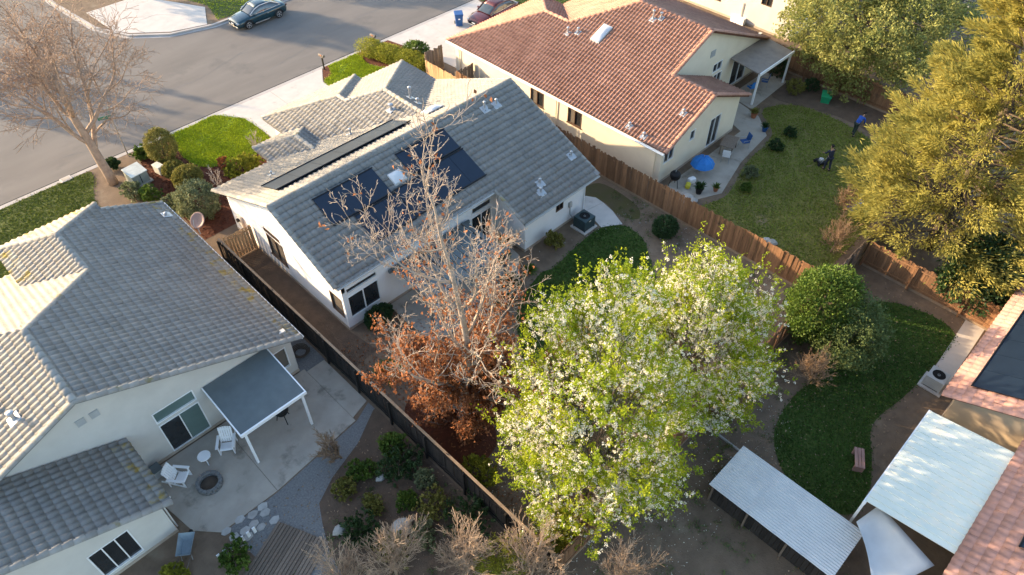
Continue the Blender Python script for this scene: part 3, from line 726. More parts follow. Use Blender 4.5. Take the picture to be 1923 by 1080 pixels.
wall(H2,'x',39.5,1,18.8,21.9,2.7,cs); wall(H2,'x',46.9,1,21.9,34.9,2.7,cs); wall(H2,'y',37.1,1,31.3,40.3,2.7,cs); wall(H2,'y',34.9,1,40.3,46.9,2.7,cs); wall(H2,'x',40.3,1,34.9,37.1,2.7,cs)
part(MB().box(30.86,30.898,18.4,37.5,2.5,2.69).build('fascia', M['trim_white']), H2)
vb = MB()
for i in range(5): vb.box(40.2+.0, 40.75, 21.86, 21.9, 3.75+i*.1, 3.81+i*.1)
part(vb.build('gable_vent', M['trim_grey']), H2)
skylight(H2, 35.2, 36.55, 27.3, 28.05, lambda x, y: zl(x))
for x, y, h in ((35.0,29.8,.4),(35.35,29.2,.3),(38.2,25.4,.6),(38.5,25.0,.35),(31.35,21.4,.25),(31.2,20.2,.25),(33.5,19.2,.25)): vent_pipe(H2,(x,y,zl(x)),(-1,0),h,.06,.4)

# ---- grey roofed house on the left
H3 = thing('house', (0, 27, 0), 'beige house with broad grey tile slope and attached patio awning, beside black fence', 'house')
R3 = Roof(H3, 'grey', M['tile_grey'], M['deck_grey'], M['cap_grey'], lichen=M['tile_lichen'])
zg = lambda x: 2.6+.43*(8.2-x)
R3.plane((1,0), 8.2, 2.6, [[(2.85,21.7),(8.2,21.7),(8.2,35.0),(4.66,35.0),(2.85,33.2)], [(4.66,35.0),(5.35,35.0),(5.32,35.64)], [(-.46,21.7),(-.46,26.4),(2.85,29.75),(2.85,21.7)]])
R3.plane((-1,0), 9.12, 2.6, [[(-.46,21.7),(-.46,26.4),(-9.12,35.06),(-9.12,21.7)]])
R3.plane((0,1), 35.05, 2.6, [[(-.46,26.4),(2.85,29.75),(.4,32.14),(-.46,32.14)], [(-.46,26.4),(-.46,35.05),(-9.1,35.05)], [(-.46,32.14),(.4,32.14),(.4,35.05),(-.46,35.05)]])
R3.plane((-1,0), -.4, 3.85, [[(2.85,29.75),(2.85,33.2),(.4,35.65),(.4,32.14)]])
R3.plane((0,1), 35.65, 3.85, [[(.4,35.65),(2.85,33.2),(5.3,35.65)]])
R3.plane((1,0), .2, 2.6, [[(-5,18.3),(.2,18.3),(.2,22.1),(-5,22.1)]])
R3.plane((-1,0), 10.2, 2.6, [[(-5,18.3),(-10.2,18.3),(-10.2,22.1),(-5,22.1)]], tiles=False)
zw = lambda x: 2.6+.43*(.2-x)
for P, Q, nm in (((-.46,21.7),(-.46,26.4),'ridge_cap'),((2.85,29.75),(2.85,33.2),'ridge_cap'),((2.85,29.75),(-.46,26.4),'hip_cap'),((5.3,35.65),(2.85,33.2),'hip_cap'),((8.2,21.7),(-.46,21.7),'rake_tile'),((8.2,35.0),(5.35,35.0),'rake_tile')):
    R3.caps((P[0],P[1],zg(P[0])),(Q[0],Q[1],zg(Q[0])),nm,.15)
R3.caps((-9.12,21.7,2.6),(-.46,21.7,zg(-.46)),'rake_tile',.15); R3.caps((.4,35.65,3.85),(2.85,33.2,4.9),'hip_cap',.15)
R3.caps((.2,18.3,2.6),(-5,18.3,zw(-5)),'rake_tile',.15); R3.caps((-5,18.3,zw(-5)),(-5,22.0,zw(-5)),'ridge_cap',.15)
R3.finish()
ps = M['pale_stucco']
wr = [(1.42,3.22,2.26,2.95),(1.42,3.22,.12,2.1),(6.85,7.5,.7,2.05)]
wall(H3,'y',22.2,-1,-8.7,7.78,2.96,ps,wr,top=[(-8.7,2.96),(7.0,2.96),(-.46,zg(-.46)-.18)])
window(H3,'y',22.2,-1,*wr[0],nv=1,gm=M['glass_green']); window(H3,'y',22.2,-1,*wr[1],nv=2,gm=[M['glass'],M['glass_green']]); window(H3,'y',22.2,-1,*wr[2],nv=1,gm=M['glass_blind'])
wall(H3,'x',7.78,1,22.2,34.6,2.6,ps)
wr = [(-3.05,-1.5,.35,2.1)]
wall(H3,'y',18.8,-1,-9.8,-.2,2.55,ps,wr,top=[(-9.8,2.55),(-.2,2.55),(-5,zw(-5)-.18)]); window(H3,'y',18.8,-1,*wr[0],nv=3)
wall(H3,'x',-.2,1,18.8,22.2,2.6,ps)
wall(H3,'y',34.6,1,5.0,7.78,2.6,ps,top=[(5.0,2.6),(7.78,2.6),(5.0,zg(5.0)-.18)]); wall(H3,'x',5.0,1,34.6,35.3,3.7,ps); wall(H3,'y',35.3,1,.7,5.0,3.72,ps); wall(H3,'x',.7,-1,32,35.3,3.7,ps); wall(H3,'y',34.7,1,-8.7,.7,2.6,ps); wall(H3,'x',-8.7,-1,22.2,34.7,2.6,ps)
for x0 in (-.86, -.34):
    vb = MB(); vb.box(x0, x0+.34, 22.16, 22.2, 4.55, 4.9)
    for i in range(4): vb.box(x0+.03, x0+.31, 22.145, 22.16, 4.59+i*.08, 4.63+i*.08)
    part(vb.build('gable_vent', M['trim_grey']), H3)
part(MB().box(8.2,8.24,21.7,35.0,2.42,2.59).build('fascia', M['trim_white']), H3)
vent_pipe(H3,(8.0-.2,33.6,zg(7.8)),(1,0),.15,.05,.5)
for x, y in ((-3.6,25.5),(-2.7,24.3),(-2.3,23.2)): vent_pipe(H3,(x,y,6.32-.43*(-.46-x)),(-1,0),.4,.08,.5)
# awning
pc = thing('patio_awning', (5.1,20.6,0), 'flat blue-grey patio awning on two white posts against beige wall', 'awning')
za = lambda x, y: 2.32+.42*(y-19.25)/2.9
part(MB().prism([(3.6,19.25),(6.66,19.25),(6.66,22.15),(3.6,22.15)], lambda x, y: za(x, y)-.05, za).build('awning_roof', M['grey_paint']), pc)
fr = MB(); fr.box(3.55,6.71,19.17,19.248,2.2,2.36)
for x in (3.55,6.662): fr.prism([(x,19.25),(x+.05,19.25),(x+.05,22.15),(x,22.15)], lambda x, y: za(x, y)-.12, lambda x, y: za(x, y)+.03)
part(fr.build('awning_frame', M['white_paint']), pc)
for x in (3.75,6.5): part(MB().box(x-.05,x+.05,19.2,19.3,0,2.25).build('post', M['white_paint']), pc)

# ---- grey patio cover of the white house
pc = thing('patio_cover', (16.3,20.6,0), 'grey slatted patio cover half hidden behind the bare tree', 'patio cover')
for i in range(14): part(MB().box(13.9+i*.36,14.18+i*.36,19.2,22.4,2.45,2.5).build('slat', M['grey_paint']), pc)
part(MB().box(13.7,19.1,19.35,19.47,2.27,2.449).build('beam', M['grey_paint']), pc); part(MB().box(13.7,19.1,22.3,22.42,2.27,2.449).build('beam', M['grey_paint']), pc)
for x in (13.85,18.9): part(MB().box(x-.06,x+.06,19.35,19.47,0,2.27).build('post', M['grey_paint']), pc)

# ---- red house patio cover
pc = thing('patio_cover', (45.3,20.9,0), 'solid taupe patio cover on white posts behind the red tiled house', 'patio cover')
zc = lambda x, y: 2.45+.25*(y-19.6)/2.3
part(MB().prism([(43.0,19.5),(47.3,19.5),(47.3,21.85),(43.0,21.85)], lambda x, y: zc(x, y)-.07, zc).build('cover_roof', mat('taupe', (.30,.25,.21), None, 2, .8)), pc)
part(MB().box(42.95,47.35,19.42,19.498,2.3,2.5).build('beam', M['white_paint']), pc)
for x in (43.1,47.2): part(MB().box(x-.06,x+.06,19.5,19.62,0,2.36).build('post', M['white_paint']), pc)

# ---- pink tiled house, lower right
H4 = thing('house', (27, -7, 0), 'tan house with faded pink tile roof and dark solar array', 'house')
R4 = Roof(H4, 'pink', M['tile_pink'], M['deck_red'], M['tile_pink'], n_single=200)
zp = lambda y: 2.7+.43*(-.1-y)
R4.plane((0,1), -.1, 2.7, [[(25.5,-.1),(36,-.1),(36,-7),(25.5,-7)]])
zq = lambda y: 3.0+.43*(-3.3-y)
R4.plane((0,1), -3.3, 3.0, [[(14,-3.3),(25.4,-3.3),(25.4,-9),(14,-9)]])
R4.caps((25.5,-.1,2.7),(25.5,-7,zp(-7)),'rake_tile',.14)
R4.finish()
wall(H4,'x',25.9,-1,-7,-.6,2.7,M['tan_stucco'],top=[(-7,2.7),(-.6,2.7),(-.6,zp(-.6)-.17),(-7,zp(-7)-.17)])
wall(H4,'y',-.6,1,25.9,35.6,2.7,M['tan_stucco'],[(29,30.5,.9,2.1)]); window(H4,'y',-.6,1,29,30.5,.9,2.1,2)
wall(H4,'y',-3.7,1,14.4,25.9,2.95,M['tan_stucco'])
mat_panel(26.3,33.5,-2.6,-.75,lambda x, y: zp(y),'dark solar array on the faded pink tile roof',None,.18,6)
mat_panel(20.0,24.6,-6.6,-4.6,lambda x, y: zq(y),'dark solar array on the lower pink roof beside the white patio cover',None,.18,4)

# ---- white two storey house beyond the red one
H5 = thing('house', (58, 31, 0), 'tall white stucco house beyond the red tiled roof', 'house')
wr = [(29.0,30.6,1.0,2.3),(24.6,25.5,2.0,3.1)]
wall(H5,'x',53.0,-1,22.5,36,4.2,M['pale_stucco'],wr)  # duller stucco puts the shade of nearby trees into this wall's colour
for h in wr: window(H5,'x',53.0,-1,*h,nv=2,fm=M['trim_brown'])
wall(H5,'y',22.5,-1,53.0,64,4.2,M['white_stucco']); wall(H5,'y',36,1,53,64,4.2,M['white_stucco']); wall(H5,'x',64,1,22.5,36,4.2,M['white_stucco'])
R5 = Roof(H5, 'grey', M['tile_grey'], M['deck_grey'], M['cap_grey'], n_single=60)
R5.plane((-1,0), -52.5, 4.15, [[(52.5,22),(58.5,22),(58.5,36.5),(52.5,36.5)]]); R5.plane((1,0), 64.5, 4.15, [[(58.5,22),(64.5,22),(64.5,36.5),(58.5,36.5)]], tiles=False)
R5.caps((58.5,22,6.73),(58.5,36.5,6.73)); R5.finish()
part(MB().tube([(52.95,26.9,0),(52.95,26.9,1.6)],.03,6).build('conduit',M['metal']),H5)
part(MB().box(52.6,52.98,26.4,27.6,.0,.5).build('utility_cabinet',M['white_paint']),H5)

# gutters and downspouts
def downspout(house, pts, m): part(MB().tube(pts, .035, 6).build('downspout', m), house)
for y in (19.2, 27.2, 36.6): downspout(H2, [(30.95,y,2.5),(31.22,y,2.3),(31.25,y,.1)], M['cream_stucco'])
part(MB().tube([(30.83,18.4,2.6),(30.83,37.5,2.6)], .055, 6).build('gutter', M['trim_white']), H2)
downspout(H1, [(25.9,19.9,2.55),(26.1,20.25,2.3),(26.1,20.27,.1)], M['white_stucco']); downspout(H1, [(21.1,22.2,3.4),(21.2,22.4,3.2),(21.24,22.45,.1)], M['white_stucco'])
part(MB().tube([(20.75,19.77,2.62),(26.7,19.77,2.62)], .05, 6).build('gutter', M['trim_grey']), H1); part(MB().tube([(10.6,22.01,3.58),(20.7,22.01,3.58)], .05, 6).build('gutter', M['trim_grey']), H1)
downspout(H3, [(8.1,22.3,2.5),(7.86,22.4,2.3),(7.84,22.4,.1)], M['pale_stucco']); part(MB().tube([(8.28,21.7,2.52),(8.28,35,2.52)], .05, 6).build('gutter', M['trim_white']), H3)
downspout(H3, [(.25,18.6,2.5),(-.12,18.9,2.3),(-.13,18.95,.1)], M['pale_stucco'])

# ------------------------------------------------------------------ fences
def fence(name, P0, P1, h, m, label, rail_side=1, bw=.14, post=2.4, kick=True, cap=None, group=None, rail_m=None, cat='fence', vary=.02):
    """board fence from P0 to P1 (plan); every board a piece of its own"""
    P0, P1 = Vector((P0[0], P0[1], 0)), Vector((P1[0], P1[1], 0)); D = P1-P0; L = D.length
    ang = math.atan2(D.y, D.x)
    root = empty(name, P0, ang); tag(root, label, cat, group)
    rm = rail_m or m; z0 = .16 if kick else .02
    bm_ = MB().box(-bw/2+.004, bw/2-.004, -.009, .009, 0, h-z0).mesh('board', m)
    n = int(L/bw)
    for i in range(n):
        o = link('board', bm_, root); o.location = ((i+.5)*L/n, random.gauss(0, .004), z0)
        o.scale = (1, 1, 1+random.gauss(0, vary)); o.rotation_euler = (random.gauss(0, .012), random.gauss(0, .006), 0)
    y0, y1 = (.012, .055) if rail_side > 0 else (-.055, -.012)
    for z in (.32, h-.28):
        MB().box(0, L, y0, y1, z, z+.09).build('rail', rm, root)
    if kick: MB().box(0, L, -.024, .018, 0, .155).build('kick_board', M['wood_rail'], root)
    if cap: MB().box(-.02, L+.02, -.06, .05, h+.025, h+.055).build('cap_board', cap, root)
    k = max(1, int(round(L/post))); yp = (.056, .145) if rail_side > 0 else (-.145, -.056)
    for i in range(k+1):
        x = min(L-.09, i*L/k); MB().box(x, x+.09, yp[0], yp[1], 0, h-.05).build('post', rm, root)
    return root
fence('wooden_fence', (29.5,6.95), (29.5,35.0), 1.85, M['wood_fence'], 'long brown board fence between the white house yard and the red tiled house', -1)
fence('wooden_fence', (9.15,6.95), (9.15,31.2), 1.75, M['wood_black'], 'long black-stained board fence between two narrow side yards', 1, kick=False, cap=M['wood_rail'])
fence('wooden_fence', (9.3,6.85), (29.3,6.85), 1.8, M['wood_fence'], 'brown board fence behind the white blossoming trees', -1)
fence('wooden_fence', (29.6,6.9), (48.3,6.9), 1.75, M['wood_grey'], 'grey-brown back fence of the yard where people work', -1)
fence('wooden_fence', (33.6,-4), (33.6,6.7), 1.7, M['wood_fence'], 'weathered side fence running from the golden conifer toward the pink tiled house', 1)
fence('wooden_fence', (48.6,6.9), (48.9,30.5), 1.8, M['wood_fence'], 'brown fence under the big pale green tree', 1)
fence('wooden_fence', (29.5,35.1), (29.5,38.4), 1.35, M['wood_new'], 'low orange-lit board fence section beside the hedge', -1)
fence('wooden_fence', (29.6,38.4), (31.2,38.4), 1.9, M['wood_grey'], 'tall dark board panel at the end of the hedge', 1)
fence('wooden_fence', (29.6,35.15), (31.2,35.15), 1.7, M['wood_grey'], 'dark picket panel closing the gap to the cream side wall', 1)
fence('wooden_gate', (9.35,31.15), (10.95,31.15), 1.72, M['wood_new'], 'new pale wooden gate between black fence and white house wall', -1, bw=.16, post=1.6, kick=False, cat='gate')
# ------------------------------------------------------------------ street furniture
def mailbox(x, y, label, post_m):
    e = empty('mailbox', (x, y, 0), -1.5); tag(e, label, 'mailbox', None)
    MB().box(-.045,.045,-.045,.045,0,1.02).build('post', post_m, e)
    rows = []
    for xx in (-.26, .26):
        rows.append([(xx, .1*math.cos(a), 1.03+(.11+.1*math.sin(a) if 0 <= a <= math.pi else 0)) for a in [math.pi*k/8 for k in range(9)]]+[(xx,-.1,1.03),(xx,.1,1.03)])
    b = MB().grid(rows, True); b.f.append(tuple(range(11))); b.f.append(tuple(range(11, 22))[::-1])
    bx = b.build('box', M['mail_metal'], e); MB().box(.262,.275,-.085,.085,1.05,1.2).build('door', M['mail_metal'], bx)
    MB().box(-.05,.12,-.108,-.101,1.14,1.24).build('flag', M['terracotta'], e)
mailbox(24.8, 44.55, 'mailbox on black post in a small mulch bed by driveway', M['black'])
mailbox(29.3, 44.3, 'mailbox on wooden post behind the yellow-green hedge', M['wood_grey'])

e = empty('street_sign', (9.7,44.45,0)); tag(e, 'street sign on a pale pole at the kerb by the leaning tree', 'sign')
MB().tube([(0,0,0),(0,0,3.0)], .045, 8).build('pole', M['bark_pale'], e)
MB().cbox((-.32,.12,2.95),(.75,.02,.2),rz=math.radians(160)).build('sign_blade', M['sign_green'], e)
MB().cbox((.1,.3,3.16),(.62,.02,.18),rz=math.radians(70)).build('sign_blade', M['sign_green'], e)
e = empty('transformer_box', (9.0,41.5,0), .1); tag(e, 'grey-green utility transformer box on concrete pad', 'utility box')
MB().box(-.62,.62,-.62,.62,0,.09).build('pad', M['concrete_grey'], e)
MB().prism([(-.5,-.5),(.5,-.5),(.5,.5),(-.5,.5)], .09, lambda x, y: .78+.12*(y+.5)).build('cabinet', M['util_green'], e, bevel=.02)
MB().prism([(-.53,-.53),(.53,-.53),(.53,.53),(-.53,.53)], lambda x, y: .781+.12*(y+.5), lambda x, y: .83+.12*(y+.5)).build('lid', M['util_white'], e, bevel=.01)
MB().box(-.02,.02,-.515,-.502,.15,.74).build('door_seam', M['black'], e)
e = empty('cable_pedestal', (10.35,41.4,0), .2); tag(e, 'small pale utility pedestal between clipped bushes', 'utility box')
MB().box(-.2,.2,-.32,.32,0,.55).build('cabinet', M['util_white'], e, bevel=.03); MB().box(-.22,.22,-.34,.34,.552,.6).build('lid', M['util_white'], e, bevel=.02)
e = empty('water_meter_cover', tuple(G(124,337,.02))); tag(e, 'concrete meter cover set in the lawn by the kerb', 'meter cover')
MB().box(-.32,.32,-.22,.22,-.02,.05).build('frame', M['concrete'], e); MB().box(-.24,.24,-.15,.15,.051,.06).build('lid', M['concrete_grey'], e)

# ------------------------------------------------------------------ air conditioners, dish, bins
def ac_unit(x, y, label, s=.84, h=.82, m=None):
    m = m or M['ac_body']
    e = empty('air_conditioner', (x, y, 0)); tag(e, label, 'air conditioner')
    MB().box(-s*.66,s*.66,-s*.66,s*.66,0,.09).build('pad', M['concrete'], e, bevel=.01)
    MB().box(-s/2+.02,s/2-.02,-s/2+.02,s/2-.02,.09,h).build('coil', M['black'], e)
    for a in range(4):
        f = MB()
        for i in range(9): f.box(-s/2+.03, s/2-.03, -s/2, -s/2+.02, .15+i*(h-.2)/9, .15+i*(h-.2)/9+.055)
        o = f.build('louver_panel', m, e); o.rotation_euler = (0, 0, a*math.pi/2)
    for sx in (-1, 1):
        for sy in (-1, 1): MB().cbox((sx*(s/2-.02), sy*(s/2-.02), .09+(h-.09)/2), (.07,.07,h-.09)).build('corner_post', m, e)
    t = MB(); n = 24; rows = [[], []]
    for k in range(n):
        a = 2*math.pi*k/n; c, q = math.cos(a), math.sin(a); r = (s/2+.01)/max(abs(c), abs(q))
        rows[0].append((c*r, q*r, h)); rows[1].append((c*s*.37, q*s*.37, h+.03))
    rows.insert(0, [(p[0], p[1], h-.07) for p in rows[0]]); rows.append([(p[0], p[1], h-.14) for p in rows[2]])
    t.grid(rows, True).build('top_cover', m, e)
    f = MB(); f.lathe([(.07,h-.05),(.07,h+.02)], n=12)
    for k in range(3):
        a = k*2.094; f.cbox((math.cos(a)*.17, math.sin(a)*.17, h-.06), (.26,.13,.01), rz=a, rx=.35)
    f.build('fan', M['metal'], e)
    g = MB()
    for r in (.12,.2,.28):
        g.tube([(r*math.cos(2*math.pi*k/20), r*math.sin(2*math.pi*k/20), h+.025) for k in range(21)], .005, 4)
    for k in range(8): a = k*math.pi/4; g.tube([(0,0,h+.03),(math.cos(a)*s*.37, math.sin(a)*s*.37, h+.028)], .005, 4)
    g.build('fan_guard', M['black'], e)
    MB().box(-.08,.08,-s/2-.006,-s/2-.001,h-.16,h-.1).build('label_plate', M['white_paint'], e)
    return e
ac_unit(25.2,19.4,'dark green air conditioner on concrete pad beside the curved path')
ac_unit(28.4,.45,'grey air conditioner by the wall of the pink tiled house',.8,.75,M['trim_grey'])
e = thing('disconnect_box', (24.9,20.3,1.2), 'small grey electrical box with conduit on the white rear wall', 'electrical box')
part(MB().box(24.8,25.0,20.2,20.325,1.15,1.5).build('box', M['trim_grey']), e); part(MB().tube([(24.9,20.27,1.15),(24.92,20.26,.6),(25.0,20.0,.35)],.03,6).build('conduit', M['metal']), e)
e = empty('satellite_dish', (8.45,31.4,2.62)); tag(e, 'brown satellite dish at the eave above the black fence', 'satellite dish')
MB().tube([(0,0,-.15),(0,0,.25),(.15,.05,.55)], .03, 6).build('mast', M['metal'], e)
n_ = Vector((-.55,-.35,.75)).normalized(); q = n_.to_track_quat('Z','Y').to_matrix().to_4x4(); rows = []
for i in range(6):
    r = .40*i/5+.001; rows.append([Matrix.Translation((.18,.06,.62)) @ q @ Vector((r*math.cos(2*math.pi*k/20), r*1.1*math.sin(2*math.pi*k/20), .25*(r/.40)**2*.4)) for k in range(20)])
d = MB().grid(rows, True).build('dish', mat('dish_brown', (.36,.21,.16), None, 3, .5), e, smooth=True)
md = d.modifiers.new('s', 'SOLIDIFY'); md.thickness = .015
MB().tube([Matrix.Translation((.18,.06,.62)) @ q @ Vector(p) for p in ((0,-.42,.08),(0,-.3,.3),(0,-.05,.45))], .015, 6).build('feed_arm', M['metal'], e)
def bin_(x, y, rz, label, m, h=1.08):
    e = empty('wheelie_bin', (x, y, .02), rz); tag(e, label, 'bin')
    b = MB(); rows = []
    for z, s in ((.05,.25),(.85*h,.32),(.86*h,.345),(.9*h,.345)): rows.append([(-s,-s*1.05,z),(s,-s*1.05,z),(s,s*1.05,z),(-s,s*1.05,z)])
    b.grid(rows, True); b.f.append((0,1,2,3)); b.f.append(tuple(range(12,16))); b.build('body', m, e, bevel=.03)
    MB().prism([(-.35,-.37),(.35,-.37),(.35,.42),(-.35,.42)], .902*h, lambda x, y: .95*h+.05*math.cos(x*3)-.03*abs(y)).build('lid', m, e, bevel=.03)
    for sx in (-1, 1): MB().tube([(sx*.27,.33,.12),(sx*.33,.33,.12)], .12, 14).build('wheel', M['rubber'], e)
    MB().tube([(-.26,.45,.93*h),(.26,.45,.93*h)], .02, 6).build('handle', m, e)
    MB().box(-.08,.08,-.33,-.318,.6,.68).build('sticker', M['white_paint'], e)
bin_(36.5,42.6,math.radians(-35),'blue wheelie bin standing on the driveway by the maroon car',M['blue_plastic'])

# ------------------------------------------------------------------ cars
def car(name, loc, rz, paint, label, coupe=True):
    e = empty(name, loc, rz); tag(e, label, 'car')
    # stations along x (front at +): x, half width, sill z, belt z, bonnet/boot centre z
    S = [(2.32,.60,.34,.52,.56),(2.26,.74,.24,.62,.68),(2.05,.85,.20,.70,.78),(1.5,.91,.19,.78,.88),(.85,.92,.18,.86,.96),(.2,.925,.18,.88,.98),(-.6,.93,.18,.90,1.0),
         (-1.3,.93,.19,.92,1.02),(-1.75,.90,.20,.92,1.02),(-2.1,.84,.24,.88,.98),(-2.24,.74,.30,.80,.88),(-2.30,.62,.40,.66,.70)]
    rows = []
    for x, w_, s, bz, tz in S:
        h = [(w_*.80,s),(w_*.97,s+.10),(w_,(s+bz)/2),(w_*.985,bz-.10),(w_*.93,bz),(w_*.72,bz+(tz-bz)*.62),(w_*.35,tz-.01),(0,tz)]
        rows.append([(x,y,z) for y, z in h]+[(x,-y,z) for y, z in h[-2::-1]])
    b = MB().grid(rows); n = len(rows[0]); b.f.append(tuple(range(n))); b.f.append(tuple(range((len(S)-1)*n, len(S)*n))[::-1])
    for i in range(len(S)-1): b.f.append((i*n, (i+1)*n, (i+1)*n+n-1, i*n+n-1))
    body = b.build('body', paint, e, smooth=True)
    # cabin
    C = [(1.05,.70,.94,.0),(.45,.66,.0,.34),(.05,.62,.0,.44),(-.5,.61,.0,.45),(-1.0,.60,.0,.38),(-1.75,.62,.0,.0)] if coupe else \
        [(1.15,.70,.94,.0),(.5,.66,.0,.36),(.1,.62,.0,.47),(-.6,.61,.0,.48),(-1.2,.60,.0,.36),(-1.8,.64,.0,.02)]
    rows = []
    for x, w_, _, up in C:
        bz = .97 if x > -1 else 1.0
        rows.append([(x,.80,bz-.05),(x,.80-.02,bz),(x,(.79*2+w_)/3,bz+up*.6),(x,w_,bz+up),(x,w_*.55,bz+up+.035*min(1, up*3)),(x,0,bz+up+.05*min(1, up*3))]+
                    [(x,-w_*.55,bz+up+.035*min(1, up*3)),(x,-w_,bz+up),(x,-(.79*2+w_)/3,bz+up*.6),(x,-.78,bz),(x,-.80,bz-.05)])
    MB().grid(rows).build('cabin_glass', M['car_glass'], e, smooth=True)
    rf = MB().grid([[(p[0], p[1]*1.01, p[2]+.012) for p in r[3:8]] for r in rows[1:5]]).build('roof', paint, e, smooth=True)
    md = rf.modifiers.new('s', 'SOLIDIFY'); md.thickness = .03; md.offset = 1
    for s in (-1, 1):
        top = [rows[i][3] if s > 0 else rows[i][7] for i in range(6)]
        MB().tube([Vector(p)+Vector((0, s*.012, .012)) for p in top], .03, 6).build('pillar', M['rim'] if coupe else paint, e)
        MB().tube([(1.05,s*.80,.95),(.2,s*.80,.955),(-1.0,s*.80,.985),(-1.7,s*.72,1.0)], .018, 6).build('window_trim', M['rim'], e)
        MB().tube([(-.35,s*.785,.97),(-.42,s*.64,1.39)], .03, 6).build('pillar', paint, e)
        d = MB().box(-.55,.8,min(s*.928,s*.936),max(s*.928,s*.936),.30,.34); d.box(-.47,.85,min(s*.9,s*.926),max(s*.9,s*.926),.24,.29)
        d.build('sill_trim', M['rim'], e)
        MB().box(-.52,-.36,min(s*.928,s*.95),max(s*.928,s*.95),.74,.775).build('door_handle', M['rim'], e)
        MB().cbox((.72,s*.98,.98),(.16,.18,.12)).build('mirror', paint, e, bevel=.03)
        MB().cbox((2.16,s*.60,.60),(.2,.34,.12),rz=-s*.45).build('headlight', M['rim'], e, bevel=.03)
        MB().cbox((-2.22,s*.62,.80),(.14,.3,.13),rz=s*.35).build('tail_light', M['car_maroon'], e, bevel=.03)
        for x in (1.40,-1.38):
            w_ = MB(); prof = [(.20,-.11),(.30,-.11),(.335,-.07),(.335,.07),(.30,.11),(.20,.11)]
            w_.lathe(prof, n=24); o = w_.build('wheel', M['rubber'], e, smooth=False); o.location = (x, s*.83, .335); o.rotation_euler = (math.pi/2, 0, 0)
            r_ = MB()
            r_.lathe([(.235,.085),(.235,.115),(.205,.118),(.20,.07)], n=24)
            for k in range(5):
                a = k*2*math.pi/5; r_.cbox((math.cos(a)*.12, math.sin(a)*.12, .10), (.20,.05,.03), rz=a)
            r_.lathe([(.05,.08),(.05,.125),(.02,.13)], n=10)
            ro = r_.build('rim', M['rim'], o)
            if s > 0: ro.rotation_euler = (math.pi, 0, 0)
            MB().tube([(x+.40*math.cos(a), s*.915, .335+.40*math.sin(a)) for a in [math.pi*k/12 for k in range(13)]], .04, 6).build('wheel_arch', M['black'], e)
    MB().cbox((2.31,0,.50),(.06,.62,.26)).build('grille', M['black'], e, bevel=.02); MB().cbox((2.335,0,.50),(.02,.34,.1)).build('number_plate', M['white_paint'], e)
    MB().cbox((2.26,0,.28),(.14,1.3,.10)).build('bumper_trim', M['rim'], e, bevel=.02)
    return e
car('parked_car', (25.75,55.1,-.13), math.pi, M['car_teal'], 'dark teal coupe parked along the far kerb')
car('parked_car', (39.2,41.4,.02), math.radians(183), M['car_maroon'], 'maroon sedan parked beside the blue bin, half behind the red roof', False)

# ------------------------------------------------------------------ garden furniture of the left house
def adirondack(x, y, rz, label):
    e = empty('garden_chair', (x, y, .02), rz); tag(e, label, 'chair', 'white garden chairs round the fire pit'); w_ = M['white_paint']
    for i in range(5): MB().cbox((.22-.1*i+.05, 0, .34-.03*i), (.085,.54,.02), ry=.28).build('seat_slat', w_, e)
    for i in range(6): MB().cbox((-.36, -.24+.096*i, .62), (.02,.08,.82-.03*abs(i-2.5)), ry=-.35).build('back_slat', w_, e)
    MB().cbox((-.30,0,.45),(.03,.58,.07),ry=-.35).build('back_rail', w_, e); MB().cbox((-.45,0,.85),(.03,.58,.07),ry=-.35).build('back_rail', w_, e)
    for s in (-1, 1):
        MB().cbox((-.02,s*.34,.55),(.72,.12,.022)).build('armrest', w_, e)
        MB().cbox((.28,s*.30,.27),(.08,.025,.54)).build('leg', w_, e); MB().cbox((-.18,s*.29,.18),(1.0,.025,.10),ry=.32).build('side_rail', w_, e)
        MB().cbox((-.34,s*.33,.27),(.06,.025,.54)).build('leg', w_, e)
adirondack(1.0,20.75,math.radians(-50),'white slatted garden chair beside the beige wing wall')
adirondack(3.2,20.75,math.radians(-125),'white slatted garden chair next to the awning post')
e = empty('side_table', (2.2,20.85,.02)); tag(e, 'small round white garden table between two white chairs', 'table')
MB().lathe([(.02,.42),(.27,.42),(.28,.44),(.27,.46),(.02,.46)], n=24).build('table_top', M['white_paint'], e)
for k in range(3):
    a = k*2.09+.4; MB().tube([(.14*math.cos(a),.14*math.sin(a),.42),(.24*math.cos(a),.24*math.sin(a),0)], .02, 6).build('leg', M['white_paint'], e)
e = empty('fire_pit', (1.75,19.75,.02)); tag(e, 'round stone fire pit on the grey patio', 'fire pit')
for j in range(2):
    for k in range(14):
        a = 2*math.pi*(k+.5*j)/14; MB().cbox((.46*math.cos(a),.46*math.sin(a),.07+.13*j),(.2,.16,.12),rz=a+math.pi/2).build('stone', M['gravel'], e, bevel=.02)
MB().lathe([(.36,0),(.36,.08),(.01,.13)], n=20).build('ash_bed', M['bark_dark'], e)
def grill(x, y, label):
    e = empty('barbecue', (x, y, .02), .4); tag(e, label, 'barbecue')
    MB().lathe([(.05,.50),(.24,.55),(.32,.70),(.33,.78)], n=20).build('bowl', M['black'], e, smooth=True)
    MB().lathe([(.335,.785),(.32,.92),(.22,1.04),(.05,1.09)], n=20).build('lid', M['black'], e, smooth=True)
    MB().tube([(-.07,0,1.09),(-.07,0,1.14),(.07,0,1.14),(.07,0,1.09)], .015, 6).build('handle', M['metal'], e)
    for k in range(3):
        a = k*2.09; MB().tube([(.2*math.cos(a),.2*math.sin(a),.58),(.34*math.cos(a),.34*math.sin(a),0)], .02, 6).build('leg', M['black'], e)
grill(5.75,20.3,'black kettle barbecue under the blue-grey awning'); grill(31.9,18.0,'dark kettle barbecue at the corner of the cream house')
e = empty('storage_box', (.35,21.75,.02), .1); tag(e, 'small grey garden box against the beige wall', 'box')
